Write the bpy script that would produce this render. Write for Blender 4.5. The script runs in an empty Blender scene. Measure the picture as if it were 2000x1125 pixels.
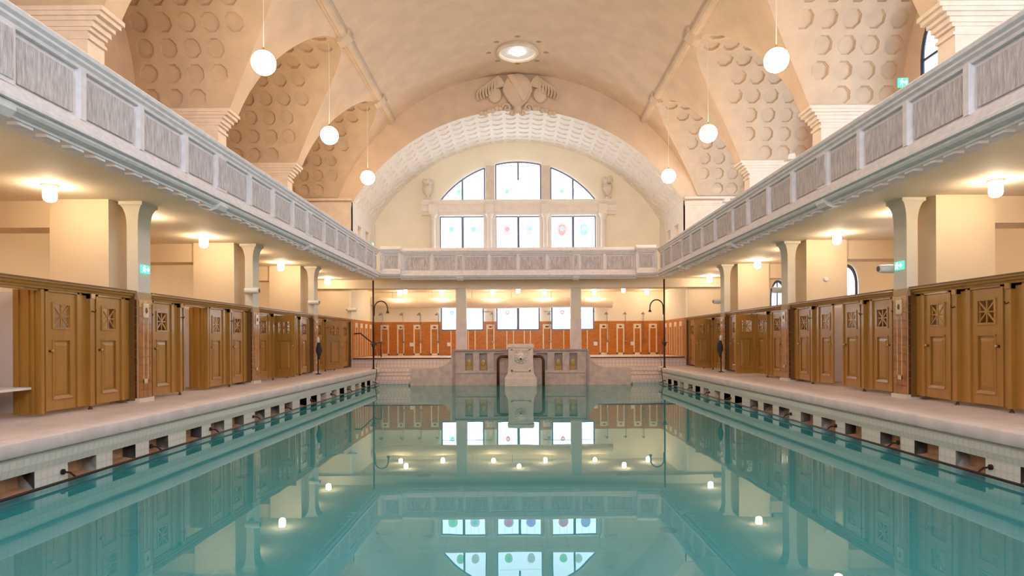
import bpy, bmesh, math, random
from math import sin, cos, pi, sqrt, atan2, asin, acos
random.seed(7)
sc = bpy.context.scene
C = sc.collection

# ------------------------------------------------------------------ camera, world, exposure
cam_d = bpy.data.cameras.new('camera'); cam = bpy.data.objects.new('camera', cam_d); C.objects.link(cam)
cam.location = (-0.13, 0.0, 1.70)
cam.rotation_euler = (pi/2, 0.005, 0)
cam_d.sensor_width = 36.0; cam_d.lens = 22.5
cam_d.shift_x = -0.0035; cam_d.shift_y = 0.0515
cam_d.clip_start = 0.05; cam_d.clip_end = 200
sc.camera = cam
world = bpy.data.worlds.new('sky'); sc.world = world; world.use_nodes = True
wb = world.node_tree.nodes['Background']; wb.inputs[0].default_value = (0.75, 0.86, 1.0, 1); wb.inputs[1].default_value = 1.0
sc.view_settings.view_transform = 'Standard'; sc.view_settings.look = 'None'
sc.view_settings.gamma = 1.0; sc.view_settings.use_curve_mapping = False
sc.view_settings.exposure = 0.35
try:
    sc.cycles.use_denoising = True
    sc.cycles.max_bounces = 8; sc.cycles.diffuse_bounces = 5; sc.cycles.glossy_bounces = 4
    sc.cycles.transparent_max_bounces = 8; sc.cycles.sample_clamp_indirect = 6.0
    sc.cycles.caustics_reflective = False; sc.cycles.caustics_refractive = False
except Exception: pass

# strengths of the place's own lights and of the added head-wall fill
DAY_END, DAY_SIDE, DAY_AISLE, HEAD_FILL = 3.4, 4.6, 3.0, 9.5
GLOBE, AISLE_LAMP, SHOWER_LAMP = 45.0, 58.0, 48.0
DAY_COL = (0.74, 0.86, 1.0); WARM = (1.0, 0.78, 0.52); WARM_G = (1.0, 0.70, 0.40)

# ------------------------------------------------------------------ materials
MATS = {}
def nd(nt, t, **kw):
    n = nt.nodes.new(t)
    for k, v in kw.items(): setattr(n, k, v)
    return n
def mat(name, col, rough=0.6, var=0.0, vscale=3.0, bump=0.0, bscale=40.0, stretch=(1,1,1), metal=0.0, spec=0.5, coat=0.0, dark=None):
    m = bpy.data.materials.new(name); m.use_nodes = True; nt = m.node_tree; b = nt.nodes['Principled BSDF']
    b.inputs['Base Color'].default_value = (*col, 1); b.inputs['Roughness'].default_value = rough
    b.inputs['Metallic'].default_value = metal; b.inputs['Specular IOR Level'].default_value = spec
    b.inputs['Coat Weight'].default_value = coat; b.inputs['Coat Roughness'].default_value = 0.08
    g = nd(nt, 'ShaderNodeNewGeometry'); mp = nd(nt, 'ShaderNodeMapping'); mp.inputs['Scale'].default_value = stretch
    nt.links.new(g.outputs['Position'], mp.inputs['Vector'])
    if var > 0:
        n = nd(nt, 'ShaderNodeTexNoise'); n.inputs['Scale'].default_value = vscale; n.inputs['Detail'].default_value = 5
        nt.links.new(mp.outputs[0], n.inputs['Vector'])
        r = nd(nt, 'ShaderNodeValToRGB'); r.color_ramp.elements[0].position = 0.32; r.color_ramp.elements[1].position = 0.68
        d = dark or tuple(c*(1-var) for c in col)
        r.color_ramp.elements[0].color = (*d, 1); r.color_ramp.elements[1].color = (*[min(1, c*(1+var*0.35)) for c in col], 1)
        nt.links.new(n.outputs['Fac'], r.inputs[0]); nt.links.new(r.outputs[0], b.inputs['Base Color'])
    if bump > 0:
        n2 = nd(nt, 'ShaderNodeTexNoise'); n2.inputs['Scale'].default_value = bscale; n2.inputs['Detail'].default_value = 4
        nt.links.new(mp.outputs[0], n2.inputs['Vector'])
        bp = nd(nt, 'ShaderNodeBump'); bp.inputs['Strength'].default_value = bump; bp.inputs['Distance'].default_value = 0.02
        nt.links.new(n2.outputs['Fac'], bp.inputs['Height']); nt.links.new(bp.outputs[0], b.inputs['Normal'])
    MATS[name] = m; return m
def emat(name, col, strength):
    m = bpy.data.materials.new(name); m.use_nodes = True; nt = m.node_tree; nt.nodes.clear()
    e = nd(nt, 'ShaderNodeEmission'); e.inputs[0].default_value = (*col, 1); e.inputs[1].default_value = strength
    o = nd(nt, 'ShaderNodeOutputMaterial'); nt.links.new(e.outputs[0], o.inputs[0]); MATS[name] = m; return m
def tilemat(name, col, col2, mortar, w, h, axes, rough=0.25, msize=0.012, offset=0.0, bump=0.3):
    m = bpy.data.materials.new(name); m.use_nodes = True; nt = m.node_tree; b = nt.nodes['Principled BSDF']
    b.inputs['Roughness'].default_value = rough
    g = nd(nt, 'ShaderNodeNewGeometry'); s = nd(nt, 'ShaderNodeSeparateXYZ'); c = nd(nt, 'ShaderNodeCombineXYZ')
    nt.links.new(g.outputs['Position'], s.inputs[0])
    nt.links.new(s.outputs['XYZ'.index(axes[0])], c.inputs[0]); nt.links.new(s.outputs['XYZ'.index(axes[1])], c.inputs[1])
    t = nd(nt, 'ShaderNodeTexBrick'); t.offset = offset; t.inputs['Scale'].default_value = 1.0
    t.inputs['Brick Width'].default_value = w; t.inputs['Row Height'].default_value = h; t.inputs['Mortar Size'].default_value = msize
    t.inputs['Color1'].default_value = (*col, 1); t.inputs['Color2'].default_value = (*col2, 1); t.inputs['Mortar'].default_value = (*mortar, 1)
    nt.links.new(c.outputs[0], t.inputs['Vector']); nt.links.new(t.outputs['Color'], b.inputs['Base Color'])
    bp = nd(nt, 'ShaderNodeBump'); bp.invert = True; bp.inputs['Strength'].default_value = bump; bp.inputs['Distance'].default_value = 0.004
    nt.links.new(t.outputs['Fac'], bp.inputs['Height']); nt.links.new(bp.outputs[0], b.inputs['Normal'])
    MATS[name] = m; return m

mat('vault', (0.68, 0.53, 0.40), 0.85, 0.10, 1.6, 0.25, 18)
mat('coffer_plaster', (0.58, 0.45, 0.33), 0.85, 0.10, 2.5, 0.2, 25)
mat('stone_trim', (0.74, 0.64, 0.55), 0.7, 0.10, 4, 0.15, 30)
mat('arch_white', (0.84, 0.78, 0.72), 0.8, 0.06, 3, 0.15, 25)
mat('ivory', (0.84, 0.68, 0.49), 0.7, 0.04, 1.5)
mat('aisle_ceiling', (0.88, 0.75, 0.58), 0.75, 0.06, 1.2)
mat('cream_wall', (0.90, 0.83, 0.68), 0.75, 0.05, 1.2)
mat('vent', (0.40, 0.29, 0.19), 0.8)
mat('pale_pink_stone', (0.84, 0.68, 0.63), 0.6, 0.10, 6, 0.15, 30)
mat('pillar_paint', (0.75, 0.68, 0.58), 0.55, 0.05, 3)
mat('parapet', (0.88, 0.82, 0.83), 0.7, 0.10, 8, 0.15, 50)
mat('parapet_rough', (0.70, 0.64, 0.64), 0.85, 0.34, 13, 0.9, 34, stretch=(1.6, 1.6, 0.32))
mat('wood', (0.42, 0.20, 0.036), 0.30, 0.12, 14, 0.05, 60, stretch=(1, 1, 0.12), coat=0.25)
mat('wood_dark_and_shade', (0.20, 0.09, 0.02), 0.42, 0.15, 14, stretch=(1, 1, 0.12))
mat('cabin_white', (0.70, 0.60, 0.58), 0.35, 0.05, 4)
mat('deck', (0.86, 0.74, 0.71), 0.45, 0.12, 2.2, 0.05, 60)
mat('coping', (0.76, 0.66, 0.67), 0.5, 0.14, 4, 0.08, 60)
tilemat('pool_tile', (0.80, 0.78, 0.74), (0.77, 0.75, 0.71), (0.70, 0.68, 0.64), 0.10, 0.10, 'YZ', 0.3)
tilemat('step_tile', (0.84, 0.70, 0.65), (0.80, 0.66, 0.61), (0.62, 0.50, 0.46), 0.15, 0.15, 'XZ', 0.35)
tilemat('orange_tile_x', (0.60, 0.21, 0.025), (0.48, 0.15, 0.016), (0.32, 0.12, 0.03), 0.15, 0.075, 'XZ', 0.22, 0.007, 0.5)
tilemat('orange_tile_y', (0.60, 0.21, 0.025), (0.48, 0.15, 0.016), (0.32, 0.12, 0.03), 0.15, 0.075, 'YZ', 0.22, 0.007, 0.5)
mat('grout', (0.55, 0.36, 0.20), 0.7)
mat('glaze', (0.42, 0.155, 0.03), 0.12, 0.30, 9, 0.03, 30, coat=0.6)
mat('glaze_dark', (0.16, 0.045, 0.012), 0.14, 0.3, 9, coat=0.5)
mat('glaze_cream', (0.74, 0.58, 0.34), 0.15, 0.08, 20, coat=0.5)
mat('cream_line', (0.82, 0.68, 0.46), 0.35)
tilemat('pool_floor', (0.50, 0.62, 0.58), (0.46, 0.60, 0.56), (0.40, 0.52, 0.50), 0.25, 0.25, 'XY', 0.5)
mat('gutter', (0.55, 0.33, 0.20), 0.6, 0.25, 8)
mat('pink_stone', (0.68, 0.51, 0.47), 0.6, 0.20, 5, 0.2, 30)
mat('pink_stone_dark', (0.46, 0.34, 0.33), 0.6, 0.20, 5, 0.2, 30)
mat('gold_tile', (0.60, 0.38, 0.10), 0.25, 0.35, 30)
mat('dark_metal', (0.055, 0.035, 0.03), 0.35, metal=0.7)
mat('bronze', (0.10, 0.05, 0.03), 0.4, metal=0.6)
mat('brass', (0.60, 0.38, 0.14), 0.3, metal=0.9)
mat('chrome', (0.35, 0.32, 0.30), 0.25, metal=0.9)
mat('white_plastic', (0.78, 0.77, 0.76), 0.35)
mat('frame_blue', (0.16, 0.19, 0.30), 0.5)
mat('frame_dark', (0.03, 0.045, 0.09), 0.5)
mat('duct', (0.82, 0.70, 0.56), 0.7, 0.05, 3, 0.1, 12)
mat('dark_cloth', (0.03, 0.028, 0.04), 0.8)
mat('grille_dark', (0.10, 0.08, 0.07), 0.6)
emat('head_fill', DAY_COL, HEAD_FILL); emat('day_end', DAY_COL, DAY_END); emat('day_side', (0.66, 0.82, 1.0), DAY_SIDE); emat('day_aisle', DAY_COL, DAY_AISLE)
emat('globe', WARM_G, GLOBE); emat('aisle_lamp', WARM, AISLE_LAMP); emat('shower_lamp', WARM, SHOWER_LAMP)
emat('oculus_lamp', (1, 0.95, 0.9), 14.0)
emat('exit_green', (0.12, 0.70, 0.52), 1.3); emat('exit_white', (0.85, 1.0, 0.95), 1.6)
for nm, c in (('red', (1.0, 0.30, 0.26)), ('blue', (0.30, 0.50, 1.0)), ('teal', (0.25, 0.9, 0.75)), ('violet', (0.6, 0.45, 1.0)), ('pale', (0.75, 0.8, 0.95)), ('green', (0.55, 0.9, 0.55))):
    emat('glass_'+nm, c, 1.6)

# water: fresnel mix of a mirror and a green-tinted see-through
wm = bpy.data.materials.new('water'); wm.use_nodes = True; nt = wm.node_tree; nt.nodes.clear()
o_ = nd(nt, 'ShaderNodeOutputMaterial'); mx = nd(nt, 'ShaderNodeMixShader'); tr = nd(nt, 'ShaderNodeBsdfTransparent'); gl = nd(nt, 'ShaderNodeBsdfGlossy'); fr = nd(nt, 'ShaderNodeFresnel')
fr.inputs['IOR'].default_value = 1.5; tr.inputs[0].default_value = (0.28, 0.82, 0.84, 1); gl.inputs[0].default_value = (0.85, 0.97, 0.96, 1); gl.inputs['Roughness'].default_value = 0.0
gp = nd(nt, 'ShaderNodeNewGeometry'); nz = nd(nt, 'ShaderNodeTexNoise'); nz.inputs['Scale'].default_value = 0.9; nz.inputs['Detail'].default_value = 2
bpn = nd(nt, 'ShaderNodeBump'); bpn.inputs['Strength'].default_value = 0.02; bpn.inputs['Distance'].default_value = 0.05
nt.links.new(gp.outputs['Position'], nz.inputs['Vector']); nt.links.new(nz.outputs['Fac'], bpn.inputs['Height']); nt.links.new(bpn.outputs[0], gl.inputs['Normal'])
df = nd(nt, 'ShaderNodeBsdfDiffuse'); df.inputs[0].default_value = (0.07, 0.47, 0.57, 1); m2 = nd(nt, 'ShaderNodeMixShader'); m2.inputs[0].default_value = 0.50
nt.links.new(tr.outputs[0], m2.inputs[1]); nt.links.new(df.outputs[0], m2.inputs[2])
nt.links.new(fr.outputs[0], mx.inputs[0]); nt.links.new(m2.outputs[0], mx.inputs[1]); nt.links.new(gl.outputs[0], mx.inputs[2]); nt.links.new(mx.outputs[0], o_.inputs[0])
MATS['water'] = wm

# ------------------------------------------------------------------ mesh helpers
WL = {}
def wloc(o): return WL.get(o.name, (0, 0, 0)) if o else (0, 0, 0)
class MB:
    def __init__(s): s.v = []; s.f = []
    def add(s, vs, fs):
        n = len(s.v); s.v += [tuple(p) for p in vs]; s.f += [tuple(i+n for i in f) for f in fs]; return s
    def box(s, x0, x1, y0, y1, z0, z1):
        x0, x1 = sorted((x0, x1)); y0, y1 = sorted((y0, y1)); z0, z1 = sorted((z0, z1))
        return s.add([(x0,y0,z0),(x1,y0,z0),(x1,y1,z0),(x0,y1,z0),(x0,y0,z1),(x1,y0,z1),(x1,y1,z1),(x0,y1,z1)],
              [(0,3,2,1),(4,5,6,7),(0,1,5,4),(1,2,6,5),(2,3,7,6),(3,0,4,7)])
    def ext(s, prof, u0, u1, mp):     # polygon prof (a,b) extruded along u; mp(u,a,b) -> xyz
        n = len(prof); vs = [mp(u0, a, b) for a, b in prof] + [mp(u1, a, b) for a, b in prof]
        fs = [(i, (i+1) % n, n+(i+1) % n, n+i) for i in range(n)] + [tuple(range(n-1, -1, -1)), tuple(range(n, 2*n))]
        return s.add(vs, fs)
    def poly(s, pts, mp, d0, d1):     # planar outline (u,v) given thickness d0..d1; mp(u,v,d)
        n = len(pts); vs = [mp(u, v, d0) for u, v in pts] + [mp(u, v, d1) for u, v in pts]
        return s.add(vs, [(i, (i+1) % n, n+(i+1) % n, n+i) for i in range(n)] + [tuple(range(n-1, -1, -1)), tuple(range(n, 2*n))])
    def lathe(s, prof, c, n=16, axis='z'):   # prof (r,h)
        vs = []
        for r, h in prof:
            for k in range(n):
                a = 2*pi*k/n; p = (r*cos(a), r*sin(a), h)
                if axis == 'x': p = (p[2], p[0], p[1])
                if axis == 'y': p = (p[0], p[2], p[1])
                vs.append((c[0]+p[0], c[1]+p[1], c[2]+p[2]))
        m = len(prof); fs = [(i*n+k, i*n+(k+1) % n, (i+1)*n+(k+1) % n, (i+1)*n+k) for i in range(m-1) for k in range(n)]
        fs += [tuple(range(n-1, -1, -1)), tuple(range((m-1)*n, m*n))]
        return s.add(vs, fs)
    def ball(s, c, rx, ry=None, rz=None, n=20, m=12):
        ry = ry or rx; rz = rz or rx
        prof = [(max(sin(pi*i/m), 0.001), -cos(pi*i/m)) for i in range(m+1)]
        k0 = len(s.v); s.lathe(prof, (0, 0, 0), n)
        for i in range(k0, len(s.v)):
            x, y, z = s.v[i]; s.v[i] = (c[0]+x*rx, c[1]+y*ry, c[2]+z*rz)
        return s
    def tube(s, pts, r, n=8, rs=None):
        import mathutils
        V = mathutils.Vector; pts = [V(p) for p in pts]; vs = []; up = None
        for i, p in enumerate(pts):
            d = (pts[min(i+1, len(pts)-1)] - pts[max(i-1, 0)]).normalized()
            if up is None: up = d.orthogonal().normalized()
            up = (up - d*up.dot(d)).normalized(); w = d.cross(up)
            rr = rs[i] if rs else r
            for k in range(n):
                a = 2*pi*(k+0.5)/n; q = p + up*(rr*cos(a)) + w*(rr*sin(a)); vs.append(tuple(q))
        m = len(pts); fs = [(i*n+k, i*n+(k+1) % n, (i+1)*n+(k+1) % n, (i+1)*n+k) for i in range(m-1) for k in range(n)]
        fs += [tuple(range(n-1, -1, -1)), tuple(range((m-1)*n, m*n))]
        return s.add(vs, fs)
    def mesh(s, name, m, smooth=False, off=(0, 0, 0), recalc=True):
        me = bpy.data.meshes.new(name)
        me.from_pydata([(x-off[0], y-off[1], z-off[2]) for x, y, z in s.v], [], s.f); me.update()
        if recalc:
            b = bmesh.new(); b.from_mesh(me); bmesh.ops.recalc_face_normals(b, faces=b.faces); b.to_mesh(me); b.free()
        me.materials.append(MATS[m])
        if smooth:
            me.polygons.foreach_set('use_smooth', [True]*len(me.polygons))
            if smooth == 'auto':
                try: me.set_sharp_from_angle(angle=math.radians(40))
                except Exception: pass
        return me
    def build(s, name, m, parent=None, smooth=False, loc=None, recalc=True):
        pl = wloc(parent); base = pl if parent else (loc or (0, 0, 0))
        me = s.mesh(name, m, smooth, base, recalc)
        o = bpy.data.objects.new(name, me); C.objects.link(o)
        if parent: o.parent = parent
        else: o.location = base
        WL[o.name] = base
        return o
def put(name, me, parent, loc, rz=0.0, rot=None, scale=None):   # object from shared mesh at a world place under parent
    o = bpy.data.objects.new(name, me); C.objects.link(o)
    pl = wloc(parent)
    o.parent = parent; o.location = (loc[0]-pl[0], loc[1]-pl[1], loc[2]-pl[2])
    o.rotation_euler = rot or (0, 0, rz)
    if scale: o.scale = scale
    WL[o.name] = tuple(loc); return o
def tag(o, label, cat=None, group=None, kind=None):
    o['label'] = label
    if cat: o['category'] = cat
    if group: o['group'] = group
    if kind: o['kind'] = kind
    return o
def thing(name, label, cat, loc, group=None, kind=None):
    o = bpy.data.objects.new(name, None); C.objects.link(o); o.location = loc; o.empty_display_size = 0.2
    WL[o.name] = tuple(loc); return tag(o, label, cat, group, kind)
ORD = ['first', 'second', 'third', 'fourth', 'fifth', 'sixth', 'seventh', 'eighth', 'ninth', 'tenth', 'eleventh', 'twelfth', 'thirteenth', 'fourteenth', 'fifteenth', 'sixteenth', 'seventeenth', 'eighteenth', 'nineteenth', 'twentieth']
SIDE = {-1: 'blind-wall side', 1: 'arched-window side'}
SIDEW = {-1: 'left', 1: 'right'}

# ------------------------------------------------------------------ main dimensions (metres; water is z = 0)
YN, YE, YB = -3.4, 26.9, 31.3       # near wall, end-arch wall, rear wall
DECK = 0.612; DX = 5.6; WX = 5.70    # deck level, coping nose, pool wall
PX = 9.95                            # outer walls
CAB = 7.12                           # cabin fronts
SOF = 4.26                           # aisle ceiling
PIL = [1.66, 6.74, 11.82, 16.90, 21.98]   # pillar centres along the pool
R, ZC = 8.10, 4.80                   # main barrel vault
RA, ZA, JX = 8.20, 3.20, 6.95        # end arch radius, centre height, jamb
PLAT = 1.0                           # shower platform

# ------------------------------------------------------------------ pool
mb = MB(); mb.box(-WX, WX, YN+0.6, 25.4, -0.9, -0.8)
pool = tag(mb.build('pool_basin', 'pool_floor'), 'pale green tiled swimming pool floor under the water', 'pool', kind='structure')
mb = MB(); mb.box(-WX-0.3, WX+0.3, YN+0.3, YN+0.6, -0.9, DECK); mb.build('pool_end_wall', 'pool_tile', pool)
G0 = [2.25+2.85*k+o for k in range(8) for o in (0, 0.88, 1.76)]; GW = 0.54; GZ0, GZ1 = 0.0, 0.215
for s in (-1, 1):
    mb = MB()
    mb.ext([(WX, GZ1), (WX-0.025, 0.30), (WX-0.035, 0.40), (WX, 0.44), (WX+0.3, 0.44), (WX+0.3, GZ1)], YN+0.6, 25.4, lambda u, a, b: (s*a, u, b))
    mb.box(s*WX, s*(WX+0.3), YN+0.6, 25.4, -0.9, GZ0); mb.box(s*(WX+0.285), s*(WX+0.6), YN, YE, -0.9, 0.45)
    y = YN+0.6
    for g in G0 + [25.4]:
        if g > y: mb.box(s*WX, s*(WX+0.3), y, g, GZ0, GZ1)
        y = g + GW
    mb.build('pool_side_wall', 'pool_tile', pool)
    gm = MB(); x0, x1 = 0.0, s*0.19
    gm.add([(x0,0,0),(x1,0,0.03),(x1,GW,0.03),(x0,GW,0),(x0,0,0.215),(x1,0,0.215),(x1,GW,0.215),(x0,GW,0.215)], [(0,1,2,3),(4,5,6,7),(1,2,6,5),(0,1,5,4),(3,2,6,7)])
    me = gm.mesh('gutter_opening', 'gutter', recalc=False)
    for g in G0: put('gutter_opening', me, pool, (s*(WX+0.002), g, GZ0))
mb = MB(); mb.add([(-WX, YN+0.6, 0), (WX, YN+0.6, 0), (WX, 25.45, 0), (-WX, 25.45, 0)], [(0, 1, 2, 3)])
tag(mb.build('pool_water', 'water', recalc=False), 'still turquoise water filling the swimming pool', 'water', kind='stuff')
dm = MB().lathe([(0.0, 0.0), (0.13, 0.0), (0.13, 0.012), (0.10, 0.02), (0.0, 0.02)], (0, 0, 0), 16).mesh('drain', 'dark_metal')
k = 0
for yy in (8.4, 11.9, 15.4):
    for xx in (-5.2, -1.85, 1.85, 5.3):
        o = bpy.data.objects.new('floor_drain', dm); C.objects.link(o); o.location = (xx, yy, -0.8)
        k += 1; tag(o, 'round dark pool drain, %s row from the fountain, %s from the blind-wall side' % (ORD[2-(k-1)//4], ORD[(k-1) % 4]), 'drain', 'drains on the pool floor')

# decks with coping
for s in (-1, 1):
    dk = MB(); dk.box(s*(DX+0.12), s*PX, YN, YE, 0.44, DECK)
    d = tag(dk.build('floor', 'deck'), 'pale pinkish stone pool deck '+SIDE[s], 'floor', kind='structure')
    cp = MB()
    prof = [(DX+0.3, 0.44), (DX+0.05, 0.44), (DX+0.01, 0.45), (DX, 0.47), (DX, 0.578), (DX+0.008, 0.603), (DX+0.03, DECK+0.004), (DX+0.3, DECK+0.004)]
    cp.ext(prof, YN+0.6, 25.38, lambda u, a, b: (s*a, u, b)); cp.build('coping', 'coping', d, 'auto')
tag(MB().box(-DX-0.12, DX+0.12, YN, YN+0.7, 0.44, DECK).build('floor', 'deck'), 'pale stone deck at the head of the pool', 'floor', kind='structure')
mb = MB().box(-PX, PX, YE-0.02, YB, 0.5, PLAT)
plat = tag(mb.build('floor', 'deck'), 'raised shower platform floor behind the fountain', 'floor', kind='structure')
mb = MB().box(-DX, DX, YE-0.10, YE-0.015, 0.4, PLAT-0.04); mb.build('riser_wall', 'step_tile', plat)
mb = MB().box(-JX, JX, YE-0.13, YE, PLAT-0.04, PLAT+0.004); mb.build('edge_strip', 'bronze', plat)
for s in (-1, 1):
    mb = MB().box(s*DX, s*CAB, YE-0.06, YE-0.012, DECK, PLAT-0.045); mb.build('riser_wall', 'step_tile', plat)
MB().box(-DX-0.12, DX+0.12, 26.36, YE-0.1, 0.43, DECK).build('landing', 'step_tile', plat)
st = thing('pool_steps', 'pinkish tiled steps rising from the water to the shower platform', 'steps', (0, 25.4, 0))
for i, (ya, za) in enumerate(((25.4, 0.14), (25.72, 0.29), (26.04, 0.42), (26.36, 0.44))):
    mb = MB().box(-WX-0.29, WX+0.29, ya, YE-0.11, (-0.9, 0.14, 0.30, 0.46)[i], za); mb.build('step', 'step_tile', st)

# pool-side grab rails
for s in (-1, 1):
    t = thing('grab_rail', 'slim dark grab rail just above the water '+SIDE[s], 'rail', (s*5.54, 12, 0.05), 'grab rails along the pool')
    MB().tube([(s*5.53, YN+0.7, 0.05), (s*5.53, 25.2, 0.05)], 0.017, 8).build('rail', 'dark_metal', t, True)
    for q in [0.25+1.9*j for j in range(14)]:
        if 0 < q < 25.2:
            b = MB(); b.tube([(s*5.53, q, 0.055), (s*5.60, q, 0.11), (s*WX, q, 0.12)], 0.013, 6); b.lathe([(0.035, -0.012), (0.035, 0.012)], (s*(WX-0.012), q, 0.12), 12, 'x')
            b.build('bracket', 'dark_metal', t, 'auto')

# ------------------------------------------------------------------ walls
OPW = [PIL[i]+2.54 for i in range(4)] + [24.5]        # bay centres
for s in (-1, 1):
    mb = MB().box(s*PX, s*(PX+0.4), YN, YB, DECK-0.2, SOF)
    w = tag(mb.build('wall_'+SIDEW[s], 'ivory'), 'plain ivory aisle wall behind the changing cabins '+SIDE[s], 'wall', kind='structure')
    MB().box(s*PX, s*(PX+0.4), YN, YB, SOF, 11.3).build('upper_wall', 'vault', w)
# end wall with the great arch: face at YE
zt = 13.3; mb = MB(); half = asin(JX/RA); N = 48
pts = [(-JX, SOF)] + [(RA*sin(-half+2*half*i/N), ZA+RA*cos(-half+2*half*i/N)) for i in range(N+1)] + [(JX, SOF)]
for i in range(len(pts)-1):
    (x0, z0), (x1, z1) = pts[i], pts[i+1]
    if abs(x1-x0) > 1e-6: mb.add([(x0, YE, z0), (x1, YE, z1), (x1, YE, zt), (x0, YE, zt)], [(0, 1, 2, 3)])
for s in (-1, 1): mb.add([(s*JX, YE, SOF), (s*PX, YE, SOF), (s*PX, YE, zt), (s*JX, YE, zt)], [(0, 1, 2, 3)])
wall_end = tag(mb.build('wall_end', 'vault', recalc=False), 'end wall of the hall pierced by a great arch', 'wall', kind='structure')
# lower part: lintel and jamb walls
MB().box(-PX, PX, YE-0.3, YE+0.5, 3.90, SOF+0.02).build('lintel', 'aisle_ceiling', wall_end)
for s in (-1, 1):
    MB().box(s*CAB, s*PX, YE-0.01, YE+0.3, DECK, 3.9).build('jamb_wall', 'ivory', wall_end)
    # reveal of the upper arch below the springing, with two small doorways
    zs = ZA+RA*cos(half)
    j = MB(); ys = [YE, 27.75, 28.45, 29.2, 29.9, YB]
    for a, b in ((0, 1), (2, 3), (4, 5)): j.box(s*JX, s*(JX+0.3), ys[a], ys[b], SOF, zs)
    for a, b in ((1, 2), (3, 4)): j.box(s*JX, s*(JX+0.3), ys[a], ys[b], 6.75, zs)
    j.build('reveal', 'arch_white', wall_end)
    for a, b in ((1, 2), (3, 4)): MB().box(s*(JX+0.16), s*(JX+0.28), ys[a], ys[b], SOF, 6.75).build('niche_panel', 'ivory', wall_end)
    MB().box(s*(JX+0.08), s*(JX+0.3), YE, YB, PLAT, SOF).build('side_wall', 'cream_wall', wall_end)
    MB().box(s*(JX+0.05), s*(JX+0.09), YE+0.05, YB, PLAT, 2.64).build('tile_wainscot', 'orange_tile_y', wall_end)
    for q in (27.6, 28.5, 29.4, 30.3):
        f = MB()
        f.box(s*(JX+0.03), s*(JX+0.06), q-0.22, q-0.17, 1.05, 2.5); f.box(s*(JX+0.03), s*(JX+0.06), q+0.17, q+0.22, 1.05, 2.5); f.box(s*(JX+0.03), s*(JX+0.06), q-0.17, q+0.17, 2.3, 2.5)
        f.build('tile_border', 'cream_line', wall_end)
# rear wall
mb = MB().box(-PX, PX, YB, YB+0.4, PLAT-0.4, 13.3)
wall_back = tag(mb.build('wall_back', 'cream_wall'), 'cream rear wall with stained glass windows over the shower room', 'wall', kind='structure')
mb = MB().box(-JX-0.1, JX+0.1, YB-0.03, YB, PLAT, 2.64); mb.build('tile_wainscot', 'orange_tile_x', wall_back)
SB = YB/1250.0
def bx_(px): return (px-1007)*SB - 0.13
for px0, px1 in ((744,760),(776,790),(808,823),(841,857),(950,966),(1060,1077),(1171,1187),(1204,1219),(1237,1252),(1267,1283)):
    a, b = bx_(px0), bx_(px1); f = MB()
    f.box(a, a+0.06, YB-0.05, YB-0.028, 1.02, 2.5); f.box(b-0.06, b, YB-0.05, YB-0.028, 1.02, 2.5)
    f.box(a+0.06, b-0.06, YB-0.05, YB-0.028, 2.28, 2.5); f.box(a, b, YB-0.05, YB-0.028, 1.0, 1.1)
    o = f.build('tile_border', 'cream_line', wall_back)
    MB().box(a+0.13, b-0.13, YB-0.056, YB-0.05, 2.34, 2.42).build('ornament', 'glaze_dark', o)
for px in (881, 915, 928, 990, 1003, 1024, 1036, 1101, 1114, 1147):
    x = bx_(px); MB().box(x-0.022, x+0.022, YB-0.05, YB-0.028, 1.02, 2.2).build('tile_border', 'cream_line', wall_back)
# near wall behind the camera
tag(MB().box(-PX, PX, YN-0.4, YN, -0.9, 13.3).build('wall_front', 'vault'), 'plain plastered wall at the head of the pool', 'wall', kind='structure')

# ------------------------------------------------------------------ vault
def lune(yc, a, b):                      # lunette crown line over one bay
    def f(y):
        t = (y-yc)/a
        return None if abs(t) >= 1 else 7.75 + b*sqrt(1-t*t)
    return f
def xb(z): return sqrt(max(R*R-(z-ZC)**2, 0))
PW = 0.26                                 # half width of an upper pier
BAYS = []
ends = [YN] + PIL + [YE]
for i in range(len(ends)-1):
    y0 = ends[i] + (PW if i > 0 else 0.05); y1 = ends[i+1] - (PW if i < len(ends)-2 else 0.05)
    BAYS.append((y0, y1, (y0+y1)/2, (y1-y0)/2, 3.05 if i not in (0,) else 3.05))
mb = MB(); cols = []
ysamp = []
for (y0, y1, yc, a, b) in BAYS:
    n = 40; ysamp += [yc - a*cos(pi*k/n) for k in range(n+1)]
ysamp = sorted(set([YN, YE] + ysamp))
M = 26
for y in ysamp:
    zl = 7.75
    for (y0, y1, yc, a, b) in BAYS:
        f = lune(yc, a, b)(y)
        if f: zl = f
    th = acos(min(1, (zl-ZC)/R))           # angle from crown
    cols.append([(R*sin(-th+2*th*j/M), y, ZC+R*cos(-th+2*th*j/M)) for j in range(M+1)])
vs = [p for c in cols for p in c]
fs = [(i*(M+1)+j, i*(M+1)+j+1, (i+1)*(M+1)+j+1, (i+1)*(M+1)+j) for i in range(len(cols)-1) for j in range(M)]
mb.add(vs, fs)
ceil = tag(mb.build('ceiling', 'vault', smooth=True, recalc=False), 'plastered barrel vault over the swimming pool', 'ceiling', kind='structure')

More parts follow.
